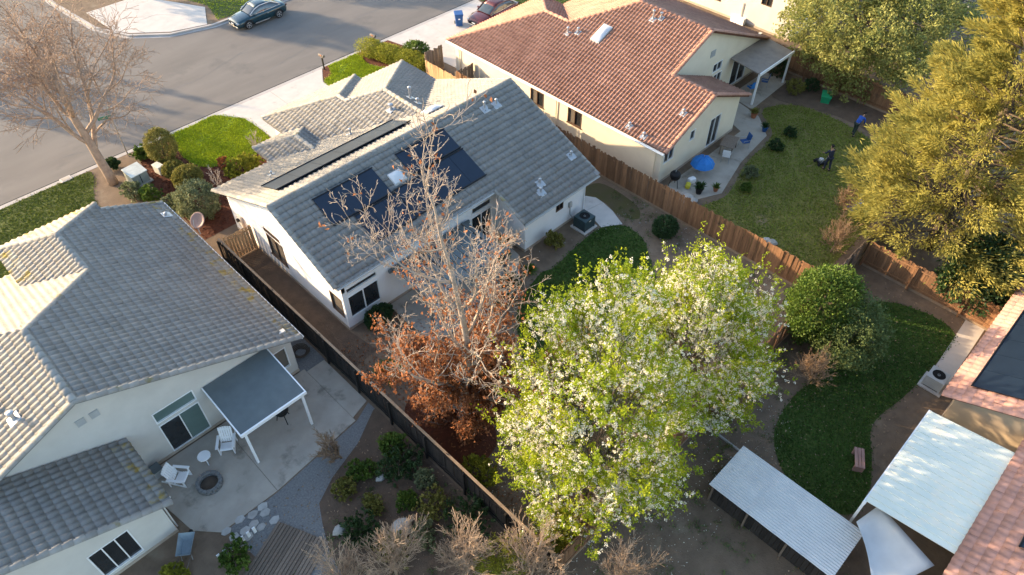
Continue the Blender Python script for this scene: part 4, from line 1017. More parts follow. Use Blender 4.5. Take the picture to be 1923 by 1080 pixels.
MB().box(-.3,.3,-.22,.22,0,.42).build('body', M['trim_grey'], e, bevel=.02); MB().box(-.32,.32,-.24,.24,.422,.47).build('lid', M['grey_paint'], e, bevel=.02)
e = empty('wheelbarrow', (-.3,17.7,.02), .9); tag(e, 'blue-grey wheelbarrow by the rear wing wall', 'wheelbarrow')
rows = [[(-.42*s,-.28*s,z),(.5*s,-.32*s,z+.05),(.5*s,.32*s,z+.05),(-.42*s,.28*s,z)] for s, z in ((.6,.3),(1,.56))]
b = MB().grid(rows, True); b.f.append((0,1,2,3)); md = b.build('tray', mat('barrow', (.22,.27,.30), None, 3, .5), e).modifiers.new('s','SOLIDIFY'); md.thickness = .015
for s in (-1, 1):
    MB().tube([(.62,s*.05,.2),(-.3,s*.22,.3),(-.95,s*.26,.55)], .02, 6).build('handle', M['wood_grey'], e); MB().tube([(-.25,s*.2,.3),(-.35,s*.2,0)], .018, 6).build('leg', M['metal'], e)
o = MB().lathe([(.1,-.04),(.19,-.035),(.19,.035),(.1,.04)], n=18).build('wheel', M['rubber'], e); o.location = (.62,0,.19); o.rotation_euler = (math.pi/2,0,0)
e = empty('picket_edging', (.35,16.55,0)); tag(e, 'row of low white pickets beside the round green bush', 'edging')
for i in range(7): MB().prism([(i*.26,-.02),(i*.26+.12,-.02),(i*.26+.12,.02),(i*.26,.02)], 0, .42).build('picket', M['white_paint'], e)
root = tag(empty('stone_paving', (1.9,16.9,.0)), kind='structure')
for i in range(12):
    a = random.random()*6.28; x, y = (i % 4)*.5-.7+random.gauss(0, .06), (i//4)*.42-.35+random.gauss(0, .05)
    pts = [(x+.24*math.cos(a+k*1.05)*random.uniform(.8,1.05), y+.2*math.sin(a+k*1.05)*random.uniform(.8,1.05)) for k in range(6)]
    MB().prism(pts, .0, .035).build('flagstone', M['stone'], root)
root = tag(empty('deck_walk', (2.2,14.6,0), math.radians(24)), kind='structure')
for i in range(16): MB().box(-2.6,1.3,-1.1+i*.15,-1.1+i*.15+.125,.0,.06).build('plank', M['wood_grey'], root)
for (x, y, s, lb) in ((6.2,12.5,.5,'large pale boulder in the bed below the black fence'),(4.4,14.2,.3,'small pale stone by the curved gravel path'),(7.0,14.9,.22,'small pale stone among green bushes by the black fence')):
    b = MB(); rows = []
    for i in range(7):
        t = math.pi*i/6; rows.append([(math.sin(t)*math.cos(2*math.pi*k/10)*s*(1+.18*math.sin(k*2.3+i)), math.sin(t)*math.sin(2*math.pi*k/10)*s*.75*(1+.15*math.cos(k*1.7+i*2)), s*.35-math.cos(t)*s*.5) for k in range(10)])
    o = b.grid(rows, True).build('boulder', M['stone'], smooth=True); o.location = (x, y, 0); tag(o, lb, 'boulder')
# curled hose reel in the side gravel
e = empty('hose_coil', (8.45,23.1,0)); tag(e, 'dark coiled hose on the gravel strip by the black fence', 'hose')
MB().tube([((.24+.004*k)*math.cos(k*.42), (.24+.004*k)*math.sin(k*.42), .05+.035*(k//15)) for k in range(60)], .025, 6).build('coil', M['bark_dark'], e)

# ------------------------------------------------------------------ shed roof, patio cover and shade sail at the lower right
q4 = [G(1330,912,1.25), G(1395,840,1.25), G(1630,1000,1.25), G(1560,1080,1.25)]
sx0, sx1 = (q4[0].x+q4[3].x)/2, (q4[1].x+q4[2].x)/2; sy1, sy0 = (q4[0].y+q4[1].y)/2, (q4[2].y+q4[3].y)/2
e = thing('garden_shelter', ((sx0+sx1)/2,(sy0+sy1)/2,0), 'low shelter with pale corrugated sheet roof beside the dark lawn', 'shelter')
nsh = 9; dy = (sy1-sy0)/nsh
for j in range(nsh):
    y0 = sy0+j*dy; rows = []
    for yy in (y0-.01, y0+dy+.02):
        rows.append([(sx0+(sx1-sx0)*k/80, yy, 1.24+.014*math.sin(k*1.57)+.005*(j % 2)+random.gauss(0, .002)) for k in range(81)])
    part(MB().grid(rows).build('roof_sheet', M['sheet_white']), e)
for x in (sx0+.1, sx1-.1):
    for t_ in (.03,.35,.67,.97): y = sy0+(sy1-sy0)*t_; part(MB().box(x-.04,x+.04,y-.04,y+.04,0,1.14).build('post', M['wood_grey']), e)
    part(MB().box(x-.035,x+.035,sy0+.03,sy1-.03,1.14,1.21).build('beam', M['wood_grey']), e)
for i in range(26):
    y = sy0+.08+(sy1-sy0-.16)*i/26; part(MB().box(sx0+.15,sx0+.17,y,y+(sy1-sy0)/26-.02,.03,1.13).build('shade_board', M['wood_black']), e)  # near-black boards stand in for the shade under the roof edge
e = thing('patio_cover', (21.9,-1.7,0), 'white ribbed patio cover attached to the pink tiled house', 'patio cover')
zc2 = lambda y: 2.55-.42*(y+.1)/3.0*-1 if False else 2.55+.42*(-.1-y)/3.2
for j in range(18):
    x0 = 18.75+j*.315; b = MB()
    b.prism([(x0,-.1),(x0+.30,-.1),(x0+.30,-3.3),(x0,-3.3)], lambda x, y: zc2(y)-.03, lambda x, y: zc2(y)); b.prism([(x0+.27,-.1),(x0+.31,-.1),(x0+.31,-3.3),(x0+.27,-3.3)], lambda x, y: zc2(y)-.02, lambda x, y: zc2(y)+.03)
    part(b.build('roof_panel', M['sheet_aqua']), e)
part(MB().box(18.7,24.5,-.16,-.04,2.36,2.51).build('beam', M['white_paint']), e)
for x in (18.85,21.6,24.3): part(MB().box(x-.05,x+.05,-.15,-.05,0,2.36).build('post', M['white_paint']), e)
sc = [tuple(G(1608,980,1.9)),tuple(G(1652,948,2.0)),tuple(G(1755,1062,2.3)),tuple(G(1640,1120,2.0))]
rows = []
for i in range(9):
    t = i/8; A_, B_ = Vector(sc[0]).lerp(Vector(sc[3]), t), Vector(sc[1]).lerp(Vector(sc[2]), t)
    rows.append([A_.lerp(B_, k/8)+Vector((.22*math.sin(math.pi*t)*(1 if k < 1 else 0), 0, -.28*math.sin(math.pi*t)*math.sin(math.pi*k/8))) for k in range(9)])
o = MB().grid(rows).build('shade_sail', M['sheet_white'], smooth=True); md = o.modifiers.new('s','SOLIDIFY'); md.thickness = .006
tag(o, 'sagging white shade sail between shelter and patio cover', 'shade sail')
e = empty('garden_bench', (22.0,1.0,0), .5); tag(e, 'small pinkish bench between the dark lawn and the ribbed patio cover', 'bench')
for i in range(3): MB().box(-.5,.5,-.2+i*.14,-.08+i*.14,.4,.43).build('seat_slat', M['tile_pink'], e)
for x in (-.42,.42): MB().box(x-.04,x+.04,-.2,.2,0,.399).build('leg', M['tile_pink'], e)

# ------------------------------------------------------------------ things behind the red tiled house
e = empty('parasol', (34.2,17.6,.02)); e.scale = (.8,.8,.9); tag(e, 'closed-down blue parasol canopy standing low on the patio', 'parasol')
n = 8; rows = []
for r, z in ((.03,1.35),(.35,1.28),(.7,1.08),(.95,.72)): rows.append([(r*math.cos(2*math.pi*k/16)*(1 if k % 2 == 0 else .93), r*math.sin(2*math.pi*k/16)*(1 if k % 2 == 0 else .93), z-(0 if k % 2 == 0 else .03)) for k in range(16)])
o = MB().grid(rows, True).build('canopy', M['blue_cloth'], e); md = o.modifiers.new('s','SOLIDIFY'); md.thickness = .01
MB().tube([(0,0,0),(0,0,1.45)], .025, 8).build('pole', M['metal'], e); MB().lathe([(.28,0),(.28,.05),(.06,.1)], n=16).build('base', M['concrete_grey'], e)
def pot_plant(x, y, s, m, label, leafm):
    e = empty('potted_plant', (x, y, .02)); tag(e, label, 'potted plant')
    MB().lathe([(.16*s,0),(.24*s,.36*s),(.26*s,.36*s),(.26*s,.42*s),(.21*s,.42*s),(.2*s,.36*s)], n=16).build('pot', m, e)
    b = MB()
    for k in range(70):
        a, t = random.random()*6.28, random.random(); L = s*random.uniform(.35,.65); tilt = .2+.9*t
        d = Vector((math.cos(a)*math.sin(tilt), math.sin(a)*math.sin(tilt), math.cos(tilt))); sd_ = Vector((-math.sin(a), math.cos(a), 0))*.05*s
        p0 = Vector((0,0,.36*s)); m1 = p0+d*L*.6; t1 = p0+d*L+Vector((0,0,-.12*s*t))
        b.add([p0, m1+sd_, t1, m1-sd_], [(0,1,2,3)])
    b.build('foliage', leafm, e)
pot_plant(32.4,16.5,1.0,M['black'],'bushy plant in a dark pot at the patio edge by the fence',M['leaf_deep'])
pot_plant(33.3,15.9,.7,M['terracotta'],'small plant in a terracotta pot on the patio corner',M['leaf_green'])
pot_plant(41.8,18.6,.9,M['terracotta'],'plant in a terracotta pot at the bend of the neighbour patio',M['leaf_olive'])
pot_plant(40.9,17.2,.8,M['blue_plastic'],'plant in a blue pot beside the neighbour lawn',M['leaf_deep'])
pot_plant(20.65,21.2,1.1,M['trim_grey'],'plant in a square-grey tub beside the recessed sliding door',M['leaf_deep'])
e = empty('garden_table', (37.3,17.7,.02), .3); tag(e, 'dark patio table strewn with things behind the cream house', 'table')
MB().box(-.7,.7,-.45,.45,.70,.74).build('table_top', M['wood_grey'], e, bevel=.01)
for sx in (-1,1):
    for sy in (-1,1): MB().box(sx*.6-.03,sx*.6+.03,sy*.36-.03,sy*.36+.03,0,.70).build('leg', M['wood_grey'], e)
def patio_chair(x, y, rz, m, label):
    e = empty('patio_chair', (x, y, .02), rz); tag(e, label, 'chair')
    MB().box(-.24,.24,-.24,.24,.42,.46).build('seat', m, e, bevel=.01); MB().cbox((-.26,0,.72),(.03,.46,.5),ry=-.18).build('backrest', m, e, bevel=.01)
    for sx in (-1,1):
        for sy in (-1,1): MB().tube([(sx*.21,sy*.21,.42),(sx*.25,sy*.24,0)], .018, 6).build('leg', M['metal'], e)
        MB().tube([(-.24,sx*.25,.62),(.2,sx*.27,.62),(.22,sx*.25,.42)], .018, 6).build('armrest', M['metal'], e)
patio_chair(36.3,17.2,.4,M['white_paint'],'white patio chair near the blue parasol'); patio_chair(38.4,17.2,2.6,M['blue_plastic'],'blue patio chair at the end of the dark table')
patio_chair(44.4,20.5,1.2,M['blue_cloth'],'bright blue chair under the taupe patio cover'); patio_chair(45.8,20.3,2.0,M['blue_plastic'],'dark blue chair under the taupe patio cover')
patio_chair(16.0,20.6,.9,M['white_paint'],'white patio chair under the grey slatted cover'); patio_chair(14.8,20.3,-.4,M['white_paint'],'white patio chair beside the low hedge and glass bay')
e = empty('patio_bag', (32.4,17.3,.02)); tag(e, 'yellow and pale sacks beside the barbecue', 'sack')
MB().cbox((0,0,.14),(.45,.3,.28),rz=.4).build('sack', M['yellow'], e, bevel=.08); MB().cbox((.5,.1,.2),(.5,.34,.4),rz=-.3).build('sack', M['white_paint'], e, bevel=.1)
e = empty('storage_tub', (47.2,16.2,.02), .4); tag(e, 'bright green plastic tub on bare soil near the far fence', 'tub')
b = MB(); rows = [[(-s*.45,-s*.32,z),(s*.45,-s*.32,z),(s*.45,s*.32,z),(-s*.45,s*.32,z)] for s, z in ((.85,0),(1,.45),(1.08,.46),(1.08,.52))]
b.grid(rows, True); b.f.append((0,1,2,3)); b.f.append((12,13,14,15)); b.build('body', M['green_plastic'], e, bevel=.03)
e = empty('kiddie_pool', tuple(G(1605,388,.02))); tag(e, 'small light blue tub at the foot of the golden conifer', 'tub')
MB().lathe([(.5,0),(.55,.25),(.57,.25),(.57,.28),(.5,.28),(.47,.06)], n=20).build('body', M['blue_cloth'], e)
for i, (px_, py_, s) in enumerate(((1292,372,.3),(1302,378,.24),(1285,366,.2),(1450,458,.28),(1440,452,.2))):
    P = G(px_, py_, 0); rows = []
    for q in range(6):
        t = math.pi*q/5; rows.append([(math.sin(t)*math.cos(2*math.pi*k/9)*s*(1+.2*math.sin(k*2.1+q+i)), math.sin(t)*math.sin(2*math.pi*k/9)*s*(1+.2*math.cos(k*1.3+q)), s*.3-math.cos(t)*s*.55) for k in range(9)])
    o = MB().grid(rows, True).build('boulder', M['stone']); o.location = P
    tag(o, ('largest grey rock of the three at the patio edge by the brown fence', 'middle-sized grey rock at the patio edge, nearest the dark plant pot', 'smallest grey rock at the patio edge by the brown fence',
            'larger grey rock at the foot of the brown fence, olive lawn side', 'smaller grey rock at the foot of the brown fence, olive lawn side')[i], 'rock', 'rocks along the brown fence')

# ------------------------------------------------------------------ vegetation
def unit(n):
    v = RNG.normal(0, 1, (n, 3)); return v/np.linalg.norm(v, axis=1)[:, None]
def leaf_quads(P, D, L, Wd, fold=.25):
    """diamond leaves centred on P, pointing along D"""
    n = len(P); D = D/np.maximum(1e-6, np.linalg.norm(D, axis=1))[:, None]
    S = np.cross(D, unit(n)); S /= np.maximum(1e-6, np.linalg.norm(S, axis=1))[:, None]
    N = np.cross(D, S)
    L = np.broadcast_to(L, n)[:, None]; Wd = np.broadcast_to(Wd, n)[:, None]
    V = np.stack([P-D*L*.5, P+S*Wd*.5+N*Wd*fold, P+D*L*.5, P-S*Wd*.5+N*Wd*fold], 1).reshape(-1, 3)
    return V, np.arange(4*n).reshape(-1, 4)
def leaves(name, P, D, L, Wd, m, parent, fold=.25):
    V, F = leaf_quads(np.asarray(P), np.asarray(D), L, Wd, fold)
    return part(link(name, np_mesh(name, V, F, m)), parent)

class Tree:
    def __init__(s): s.paths = []; s.tips = []
    def branch(s, p, d, L, r, lvl, C):
        nseg = max(2 if C['levels'] != 6 or C['seg'][0] == 7 else 3, int(C['seg'][lvl])); pts = [Vector(p)]; rad = [r]; d = Vector(d).normalized(); q = Vector(p)
        r1 = r*C['taper'][lvl]
        for i in range(nseg):
            d = (d + Vector((random.gauss(0, 1), random.gauss(0, 1), random.gauss(0, 1)))*C['wander'][lvl] + Vector((0, 0, C['up'][lvl]))).normalized()
            q = q + d*(L/nseg); pts.append(q.copy()); rad.append(r + (r1-r)*(i+1)/nseg)
        s.paths.append((pts, rad, lvl))
        if lvl+1 < C['levels']:
            n = C['n'][lvl]; n = n if isinstance(n, int) else random.randint(*n); a0 = random.random()*6.28
            for k in range(n):
                t = C['start'][lvl] + (1-C['start'][lvl])*(k+.6*random.random())/n; t = min(.99, t)
                i = min(nseg-1, int(t*nseg)); f = t*nseg-i; P = pts[i].lerp(pts[i+1], f); dd = (pts[i+1]-pts[i]).normalized(); rr = rad[i]+(rad[i+1]-rad[i])*f
                ax = dd.orthogonal().normalized(); ax.rotate(Matrix.Rotation(a0+k*2.4+random.gauss(0, .3), 3, dd))
                ang = math.radians(random.gauss(C['ang'][lvl], 9)); nd = dd*math.cos(ang)+ax*math.sin(ang)
                s.branch(P, nd, L*C['ratio'][lvl]*random.uniform(.7, 1.15)*(1-.35*t*(lvl == 0)), min(rr*.8, rr*C['rr'][lvl]), lvl+1, C)
            s.branch(pts[-1], d, L*C['ratio'][lvl]*.8, r1*.9, lvl+1, C)
        else: s.tips.append((pts[-1], d))
        return pts
    def wood(s, split=1):
        a, b = MB(), MB()
        for pts, rad, lvl in s.paths:
            (a if lvl < split else b).tube(pts, [max(x, .006) for x in rad], 8 if lvl == 0 else (6 if lvl == 1 else (4 if lvl == 2 else 3)), cap=lvl < 2)
        return a, b
def bare_tree(name, base, label, C, L0, r0, d0, m, min_r=.008, cat='tree', group=None, extra=None):
    e = empty(name, base); tag(e, label, cat, group); t = Tree(); t.branch((0, 0, 0), d0, L0, r0, 0, C)
    if extra: extra(t, C)
    t.paths = [(p, [max(x, min_r) for x in r], l) for p, r, l in t.paths]
    a, b = t.wood(); a.build('trunk', m, e, smooth=True); b.build('crown', m, e, smooth=True)
    return e, t

# leafless street tree
random.seed(21)
C = dict(levels=6, seg=[7,7,6,5,4,2], taper=[.62,.5,.5,.5,.5,.5], wander=[.05,.10,.13,.16,.18,.2], up=[.0,.05,.03,.02,.0,.0], n=[5,5,5,4,3], start=[.42,.22,.2,.2,.2], ang=[46,46,46,46,44], ratio=[1.0,.70,.62,.6,.6], rr=[.62,.55,.55,.55,.6])
bare_tree('bare_tree', (7.8,42.4,0), 'large leafless street tree leaning over the asphalt by the kerb', C, 5.0, .30, (-.06,.10,1), M['bark_tan'], .012)

# plane tree with dry brown leaves
random.seed(5)
C = dict(levels=6, seg=[9,8,6,5,4,3], taper=[.30,.35,.42,.45,.5,.5], wander=[.05,.11,.16,.20,.22,.24], up=[.04,.11,.10,.09,.08,.06], n=[12,5,4,3,2], start=[.12,.2,.2,.2,.15], ang=[42,43,46,48,46], ratio=[.46,.50,.50,.50,.5], rr=[.55,.55,.55,.55,.6])
def suckers(t, C):
    tr = t.paths[0][0] if t.paths[0][2] == 0 else [p for p in t.paths if p[2] == 0][0][0]
    for k in range(30):
        z = random.uniform(.5, 4.2); i = next(j for j in range(len(tr)-1) if tr[j+1].z >= z); a = random.random()*6.28
        t.branch(tr[i].lerp(tr[i+1], .5), (math.cos(a), math.sin(a), random.uniform(-.15, .5)), random.uniform(1.1, 2.0), .035, 2, C)
T2, t2 = bare_tree('plane_tree', (11.1,14.4,0), 'pale bare-topped tree with rusty brown leaves clinging low on its branches', C, 11.0, .24, (.15,-.10,1), M['bark_pale'], .009, extra=suckers)
P, D = [], []
for pts, rad, lvl in t2.paths:
    if lvl < 2: continue
    for q in pts[1:]:
        pr = max(0, min(1, (7.8-q.z)/2.6))*1.0*(1 if q.x > -1.0 else .35) + (.02 if q.z < 11 else .006)
        if lvl == 2: pr *= .6
        if random.random() < pr*1.0:
            for _ in range(random.randint(1, 4)):
                P.append((q.x+random.gauss(0, .12), q.y+random.gauss(0, .12), q.z+random.gauss(0, .12)-.06)); D.append((random.gauss(0, .5), random.gauss(0, .5), -1+random.gauss(0, .4)))
P = np.array(P); D = np.array(D)
V, F = leaf_quads(P, D, RNG.uniform(.11, .21, len(P)), RNG.uniform(.07, .14, len(P)), .3)
link('dry_leaves', np_mesh('dry_leaves', V, F, M['leaf_brown']), T2)

def crown_points(n, c, rx, ry, rz_, lobes=24, spread=.45, shell=.55, egg=0.0, rough=.16):
    """clumped points filling the outer shell of an uneven ellipsoid"""
    U = unit(n); K = unit(lobes); amp = RNG.uniform(-1, 1, lobes)
    d = U @ K.T; bump = (np.exp((d-1)/.06)*amp).sum(1)
    r = (1 + rough*bump)*(shell + (1-shell)*RNG.uniform(0, 1, n)**.5)
    k = 1 - egg*U[:, 2]
    return np.stack([c[0]+U[:, 0]*r*rx*k, c[1]+U[:, 1]*r*ry*k, c[2]+U[:, 2]*r*rz_], 1), U

def pear(base, cz, rx, rz_, n_sprig, label, seed, white):
    random.seed(seed); e = thing('blossom_tree', (base[0], base[1], 0), label, 'tree', 'white blossoming trees')
    C = dict(levels=5, seg=[6,6,5,4,3], taper=[.5,.4,.45,.5,.5], wander=[.03,.08,.1,.12,.14], up=[.05,.10,.08,.06,.04], n=[9,5,4,3], start=[.2,.25,.2,.2], ang=[38,36,36,36], ratio=[.72,.55,.5,.5], rr=[.5,.5,.5,.5])
    t = Tree(); t.branch((base[0], base[1], 0), (0, 0, 1), (cz+rz_)*.52, .22, 0, C)
    def inside(q): return ((q.x-base[0])/rx)**2+((q.y-base[1])/rx)**2+((q.z-cz)/rz_)**2 < .95 or q.z < cz-rz_*.5
    t.paths = [(p, r, l) for p, r, l in t.paths if inside(p[-1])]
    a, b = t.wood(); part(a.build('trunk', M['bark_dark'], smooth=True), e); part(b.build('limbs', M['bark_dark']), e)
    ncl = n_sprig//12
    CC, CU = crown_points(ncl, (base[0], base[1], cz), rx, rx, rz_, 70, shell=.60, egg=.10, rough=.21)
    ci = RNG.integers(0, ncl, n_sprig); ca = RNG.uniform(.18, .44, ncl)
    S = CC[ci]+RNG.normal(0, 1, (n_sprig, 3))*ca[ci][:, None]*np.array([1, 1, .8]); U = CU[ci]
    up = U*.55 + np.array([0, 0, .75]) + RNG.normal(0, .22, U.shape); up /= np.linalg.norm(up, axis=1)[:, None]
    ln = RNG.uniform(.35, .85, n_sprig)*(.8+.35*(U[:, 2] > .1))*np.where(RNG.uniform(0, 1, n_sprig) < .10, 2.0, 1)
    # thin wood of the shoots
    tw = MB()
    for i in range(0, n_sprig, 3): tw.tube([Vector(S[i]-up[i]*.25), Vector(S[i]+up[i]*ln[i]*.9)], [.012, .006], 3, False)
    tag(part(tw.build('twigs', M['bark_dark']), e), kind='stuff')
    # leaves toward the shoot tip, blossoms along its lower half
    kl, kb = 33, 42
    fr = RNG.uniform(.25, 1.0, (n_sprig, kl))
    cw = np.clip(white+RNG.normal(0, .38, ncl), .05, 1); isw = (RNG.uniform(0, 1, n_sprig) < cw[ci])
    nl = np.where(isw, 17, kl)
    idx = np.repeat(np.arange(n_sprig), nl); q = np.concatenate([fr[i][:nl[i]] for i in range(n_sprig)])
    q = np.where(isw[idx], .5+.5*q, q)
    P = S[idx]+up[idx]*(ln[idx]*q)[:, None]+RNG.normal(0, .055, (len(idx), 3))
    D = up[idx]*.6+unit(len(idx))*.8
    leaves('leaves', P, D, RNG.uniform(.07, .12, len(idx)), RNG.uniform(.045, .07, len(idx)), M['leaf_lime'], e)
    wi = np.where(isw)[0]; idx = np.repeat(wi, kb)
    # blossom clusters: a few tight balls on each shoot
    cl = RNG.integers(0, 4, len(idx)); off = RNG.normal(0, .09, (n_sprig, 4, 3)); tt = RNG.uniform(-.1, .75, (n_sprig, 4))
    P = S[idx]+up[idx]*(ln[idx]*tt[idx, cl])[:, None]+off[idx, cl]+unit(len(idx))*.05
    leaves('blossoms', P, unit(len(idx)), RNG.uniform(.036, .066, len(idx)), RNG.uniform(.034, .06, len(idx)), M['blossom'], e, .1)
    return e
pear((12.2,8.0), 5.7, 3.05, 5.2, 3100, 'taller white blossoming tree with lime leaves, next to the rusty-leaved tree', 3, .74)
pear((18.5,8.3), 4.6, 3.1, 3.6, 2600, 'shorter, whiter blossoming tree between the tall blossom tree and the round green bush tree', 8, .86)

def leafy(name, base, cz, r, n, L, Wd, m, label, cat, group=None, lobes=40, rough=.2, shell=.45, egg=.0, trunk=.15, clump=0, droop=0.0, bark=None, tilt=None):
    """tree or bush: trunk with limbs, leaves in clumps through the crown"""
    e = thing(name, (base[0], base[1], 0), label, cat, group)
    bark = bark or M['bark_dark']
    if trunk:
        a = MB(); b = MB(); top = cz+r[2]*.3
        a.tube([(base[0], base[1], -.05), (base[0]+.03, base[1], cz*.4), (base[0]-.02, base[1]+.04, top)], [trunk, trunk*.8, trunk*.35], 8)
        for k in range(9):
            an = k*2.4; z0 = cz*.35+(top-cz*.35)*k/9; P0 = Vector((base[0], base[1], z0))
            P1 = P0+Vector((math.cos(an)*r[0]*.75, math.sin(an)*r[1]*.75, r[2]*.35)); b.tube([P0, P0.lerp(P1, .5)+Vector((0, 0, .1*r[2])), P1], [trunk*.4, trunk*.25, .02], 5)
        part(a.build('trunk', bark, smooth=True), e); part(b.build('limbs', bark), e)
    nc = clump or max(40, n//22)
    Cc, U = crown_points(nc, (base[0], base[1], cz), r[0], r[1], r[2], lobes, shell=shell, egg=egg, rough=rough)
    ok = Cc[:, 2] > .12; Cc, U = Cc[ok], U[ok]; nc = len(Cc)
    cr = RNG.uniform(.5, 1.2, nc)*min(r)*(.16 if clump else .2)
    idx = RNG.integers(0, nc, n)
    o = unit(n)*(RNG.uniform(.2, 1, n)**.5)[:, None]*cr[idx][:, None]
    P = Cc[idx]+o; D = U[idx]*.7+unit(n)*.8+np.array([0, 0, .35-droop])
    P = P[P[:, 2] > .03]; D = D[:len(P)]
    kq = 1.0 if clump else 1.35
    leaves('foliage', P, D, RNG.uniform(.7, 1.3, len(P))*L*kq, RNG.uniform(.7, 1.3, len(P))*Wd*kq, m, e)
    return e

# golden conifer
def conifer(base, H_, R_, n_pl, per, m, label, name='conifer', L=.22, Wd=.05):
    e = thing(name, (base[0], base[1], 0), label, 'tree'); a = MB()
    a.tube([(base[0], base[1], -.05), (base[0], base[1], H_*.5), (base[0], base[1], H_*.97)], [.36, .22, .03], 8); part(a.build('trunk', M['bark_dark'], smooth=True), e)
    h = RNG.uniform(0, 1, n_pl)**1.15; an = RNG.uniform(0, 2*math.pi, n_pl)
    z = 1.6+(H_-1.6)*h; rr = R_*(1-h)**.62*RNG.uniform(.55, 1.08, n_pl)+.25
    Cc = np.stack([base[0]+np.cos(an)*rr, base[1]+np.sin(an)*rr, z+rr*.12], 1); out = np.stack([np.cos(an), np.sin(an), np.full(n_pl, .35)], 1)
    b = MB()
    for i in range(0, n_pl, 2): b.tube([(base[0], base[1], z[i]-rr[i]*.15), tuple(Cc[i])], [.06*(1-h[i])+.015, .012], 4, False)
    part(b.build('branches', M['bark_dark']), e)
    sz = RNG.uniform(.45, .95, n_pl)*(.55+.6*(1-h))
    idx = np.repeat(np.arange(n_pl), per); n = len(idx)
    t = RNG.uniform(-.6, .9, n); side = RNG.normal(0, 1, (n, 3)); wdt = (1-.75*np.clip(t, 0, 1))
    P = Cc[idx]+out[idx]*(t*sz[idx]*1.1)[:, None]+side*(sz[idx]*.42*wdt)[:, None]*np.array([1, 1, .75])
    D = out[idx]*.9+side*.28+np.array([0, 0, .1])
    leaves('foliage', P, D, RNG.uniform(.7, 1.3, n)*L, RNG.uniform(.7, 1.3, n)*Wd, m, e, .1)
    return e
conifer((37.6,4.6), 17.5, 4.9, 700, 240, M['leaf_gold'], 'tall golden-green conifer with feathery plumes', L=.27, Wd=.062)
conifer((62,15.5), 9, 3.4, 200, 120, M['leaf_silver'], 'silvery grey conifer behind the golden one', 'conifer', L=.26, Wd=.07)
leafy('broadleaf_tree', (50.9,16.2), 4.4, (5.2,5.6,4.0), 52000, .19, .11, M['leaf_pale'], 'spreading pale green tree overhanging the far fence', 'tree', lobes=60, rough=.3, shell=.5, trunk=.28, clump=800, droop=.5)
leafy('broadleaf_tree', (55.5,25.5), 3.4, (2.4,2.6,2.6), 9000, .16, .09, M['leaf_green'], 'green tree beside the tall white house', 'tree', trunk=.2)
leafy('bush_tree', (26.6,6.0), 2.6, (1.7,1.6,2.3), 19000, .09, .055, M['leaf_green'], 'round green bush tree at the corner of two fences', 'tree', trunk=.12, rough=.14, shell=.6)
leafy('bush_tree', (26.6,4.3), 2.0, (1.9,1.6,1.9), 16000, .08, .045, M['leaf_sage'], 'soft sage-green bush tree beside the dark lawn', 'tree', trunk=.1, rough=.12)
leafy('bush_tree', (35.6,1.2), 1.7, (2.4,2.2,1.8), 11000, .15, .08, M['leaf_deep'], 'dark green bush under the golden conifer', 'bush', trunk=.1)

# clipped and loose bushes of the front yard
gB = 'clipped bushes in the front mulch bed'
leafy('topiary_bush', (11.2,42.3), 1.15, (.88,.88,1.1), 14000, .055, .036, M['leaf_olive'], 'tall drum-shaped clipped bush by the bright lawn', 'bush', gB, rough=.03, shell=.86, trunk=.06, lobes=10)
leafy('topiary_bush', (10.85,40.35), .55, (.68,.62,.5), 9000, .055, .036, M['leaf_olive'], 'smallest clipped round bush beside the pale pedestal', 'bush', gB, rough=.03, shell=.86, trunk=.05, lobes=10)
leafy('topiary_bush', (11.0,38.8), .7, (.85,.85,.68), 12000, .055, .036, M['leaf_olive'], 'clipped egg-shaped bush at the edge of the shaded lawn corner', 'bush', gB, rough=.03, shell=.86, trunk=.05, lobes=10)
leafy('large_bush', (10.2,35.9), 1.1, (1.2,1.2,1.1), 9000, .085, .045, M['leaf_grey'], 'big rounded grey-green bush by the white house corner', 'bush', rough=.07, shell=.7, trunk=.06)
leafy('loose_bush', (14.0,37.6), .55, (1.35,.7,.6), 5200, .09, .05, M['leaf_yellow'], 'loose yellow-green shrub along the front wall', 'bush', trunk=.03)
leafy('flower_shrub', (13.2,38.3), .8, (.45,.4,.45), 700, .10, .06, M['leaf_red'], 'small reddish-leaved shrub in front of the yellow-green shrub', 'bush', trunk=.03)
for i, (x, y, s, mm, lb) in enumerate(((10.35,43.6,.55,'leaf_green','leafy green bush next to the street sign pole'),(8.5,43.9,.5,'leaf_deep','dark green bush beside the leaning street tree'),(8.1,40.2,.7,'leaf_grey','silvery bush at the foot of the leaning street tree'),
        (8.75,39.2,.62,'leaf_green','green bush between the silvery bush and the grey roof'),(9.35,37.6,.6,'leaf_grey','pale bush peeking over the grey roof edge'))):
    leafy('loose_bush', (x, y), s*.75, (s,s,s*.8), 2600, .11, .05, M[mm], lb, 'bush', 'loose bushes by the street tree', trunk=.03, rough=.35, shell=.3)
hg = empty('hedge', (29.4,41.6,0)); tag(hg, 'dense yellow-green hedge between two driveways', 'hedge'); INV[hg.name] = Matrix.Translation((-29.4,-41.6,0))
n = 17000; t = RNG.uniform(0, 1, n); A0, B0 = np.array([28.4,44.3]), np.array([29.9,38.9]); ctr = A0+(B0-A0)*t[:, None]; U = unit(n); wv = 1+.12*np.sin(t*19)+.08*np.sin(t*41+1)
rr = (RNG.uniform(.6, 1, n)**.4)*wv
P = np.stack([ctr[:, 0]+U[:, 0]*rr*.85, ctr[:, 1]+U[:, 1]*rr*.7, .62+np.sign(U[:, 2])*np.abs(U[:, 2])**.7*rr*.58], 1); P = P[P[:, 2] > .03]
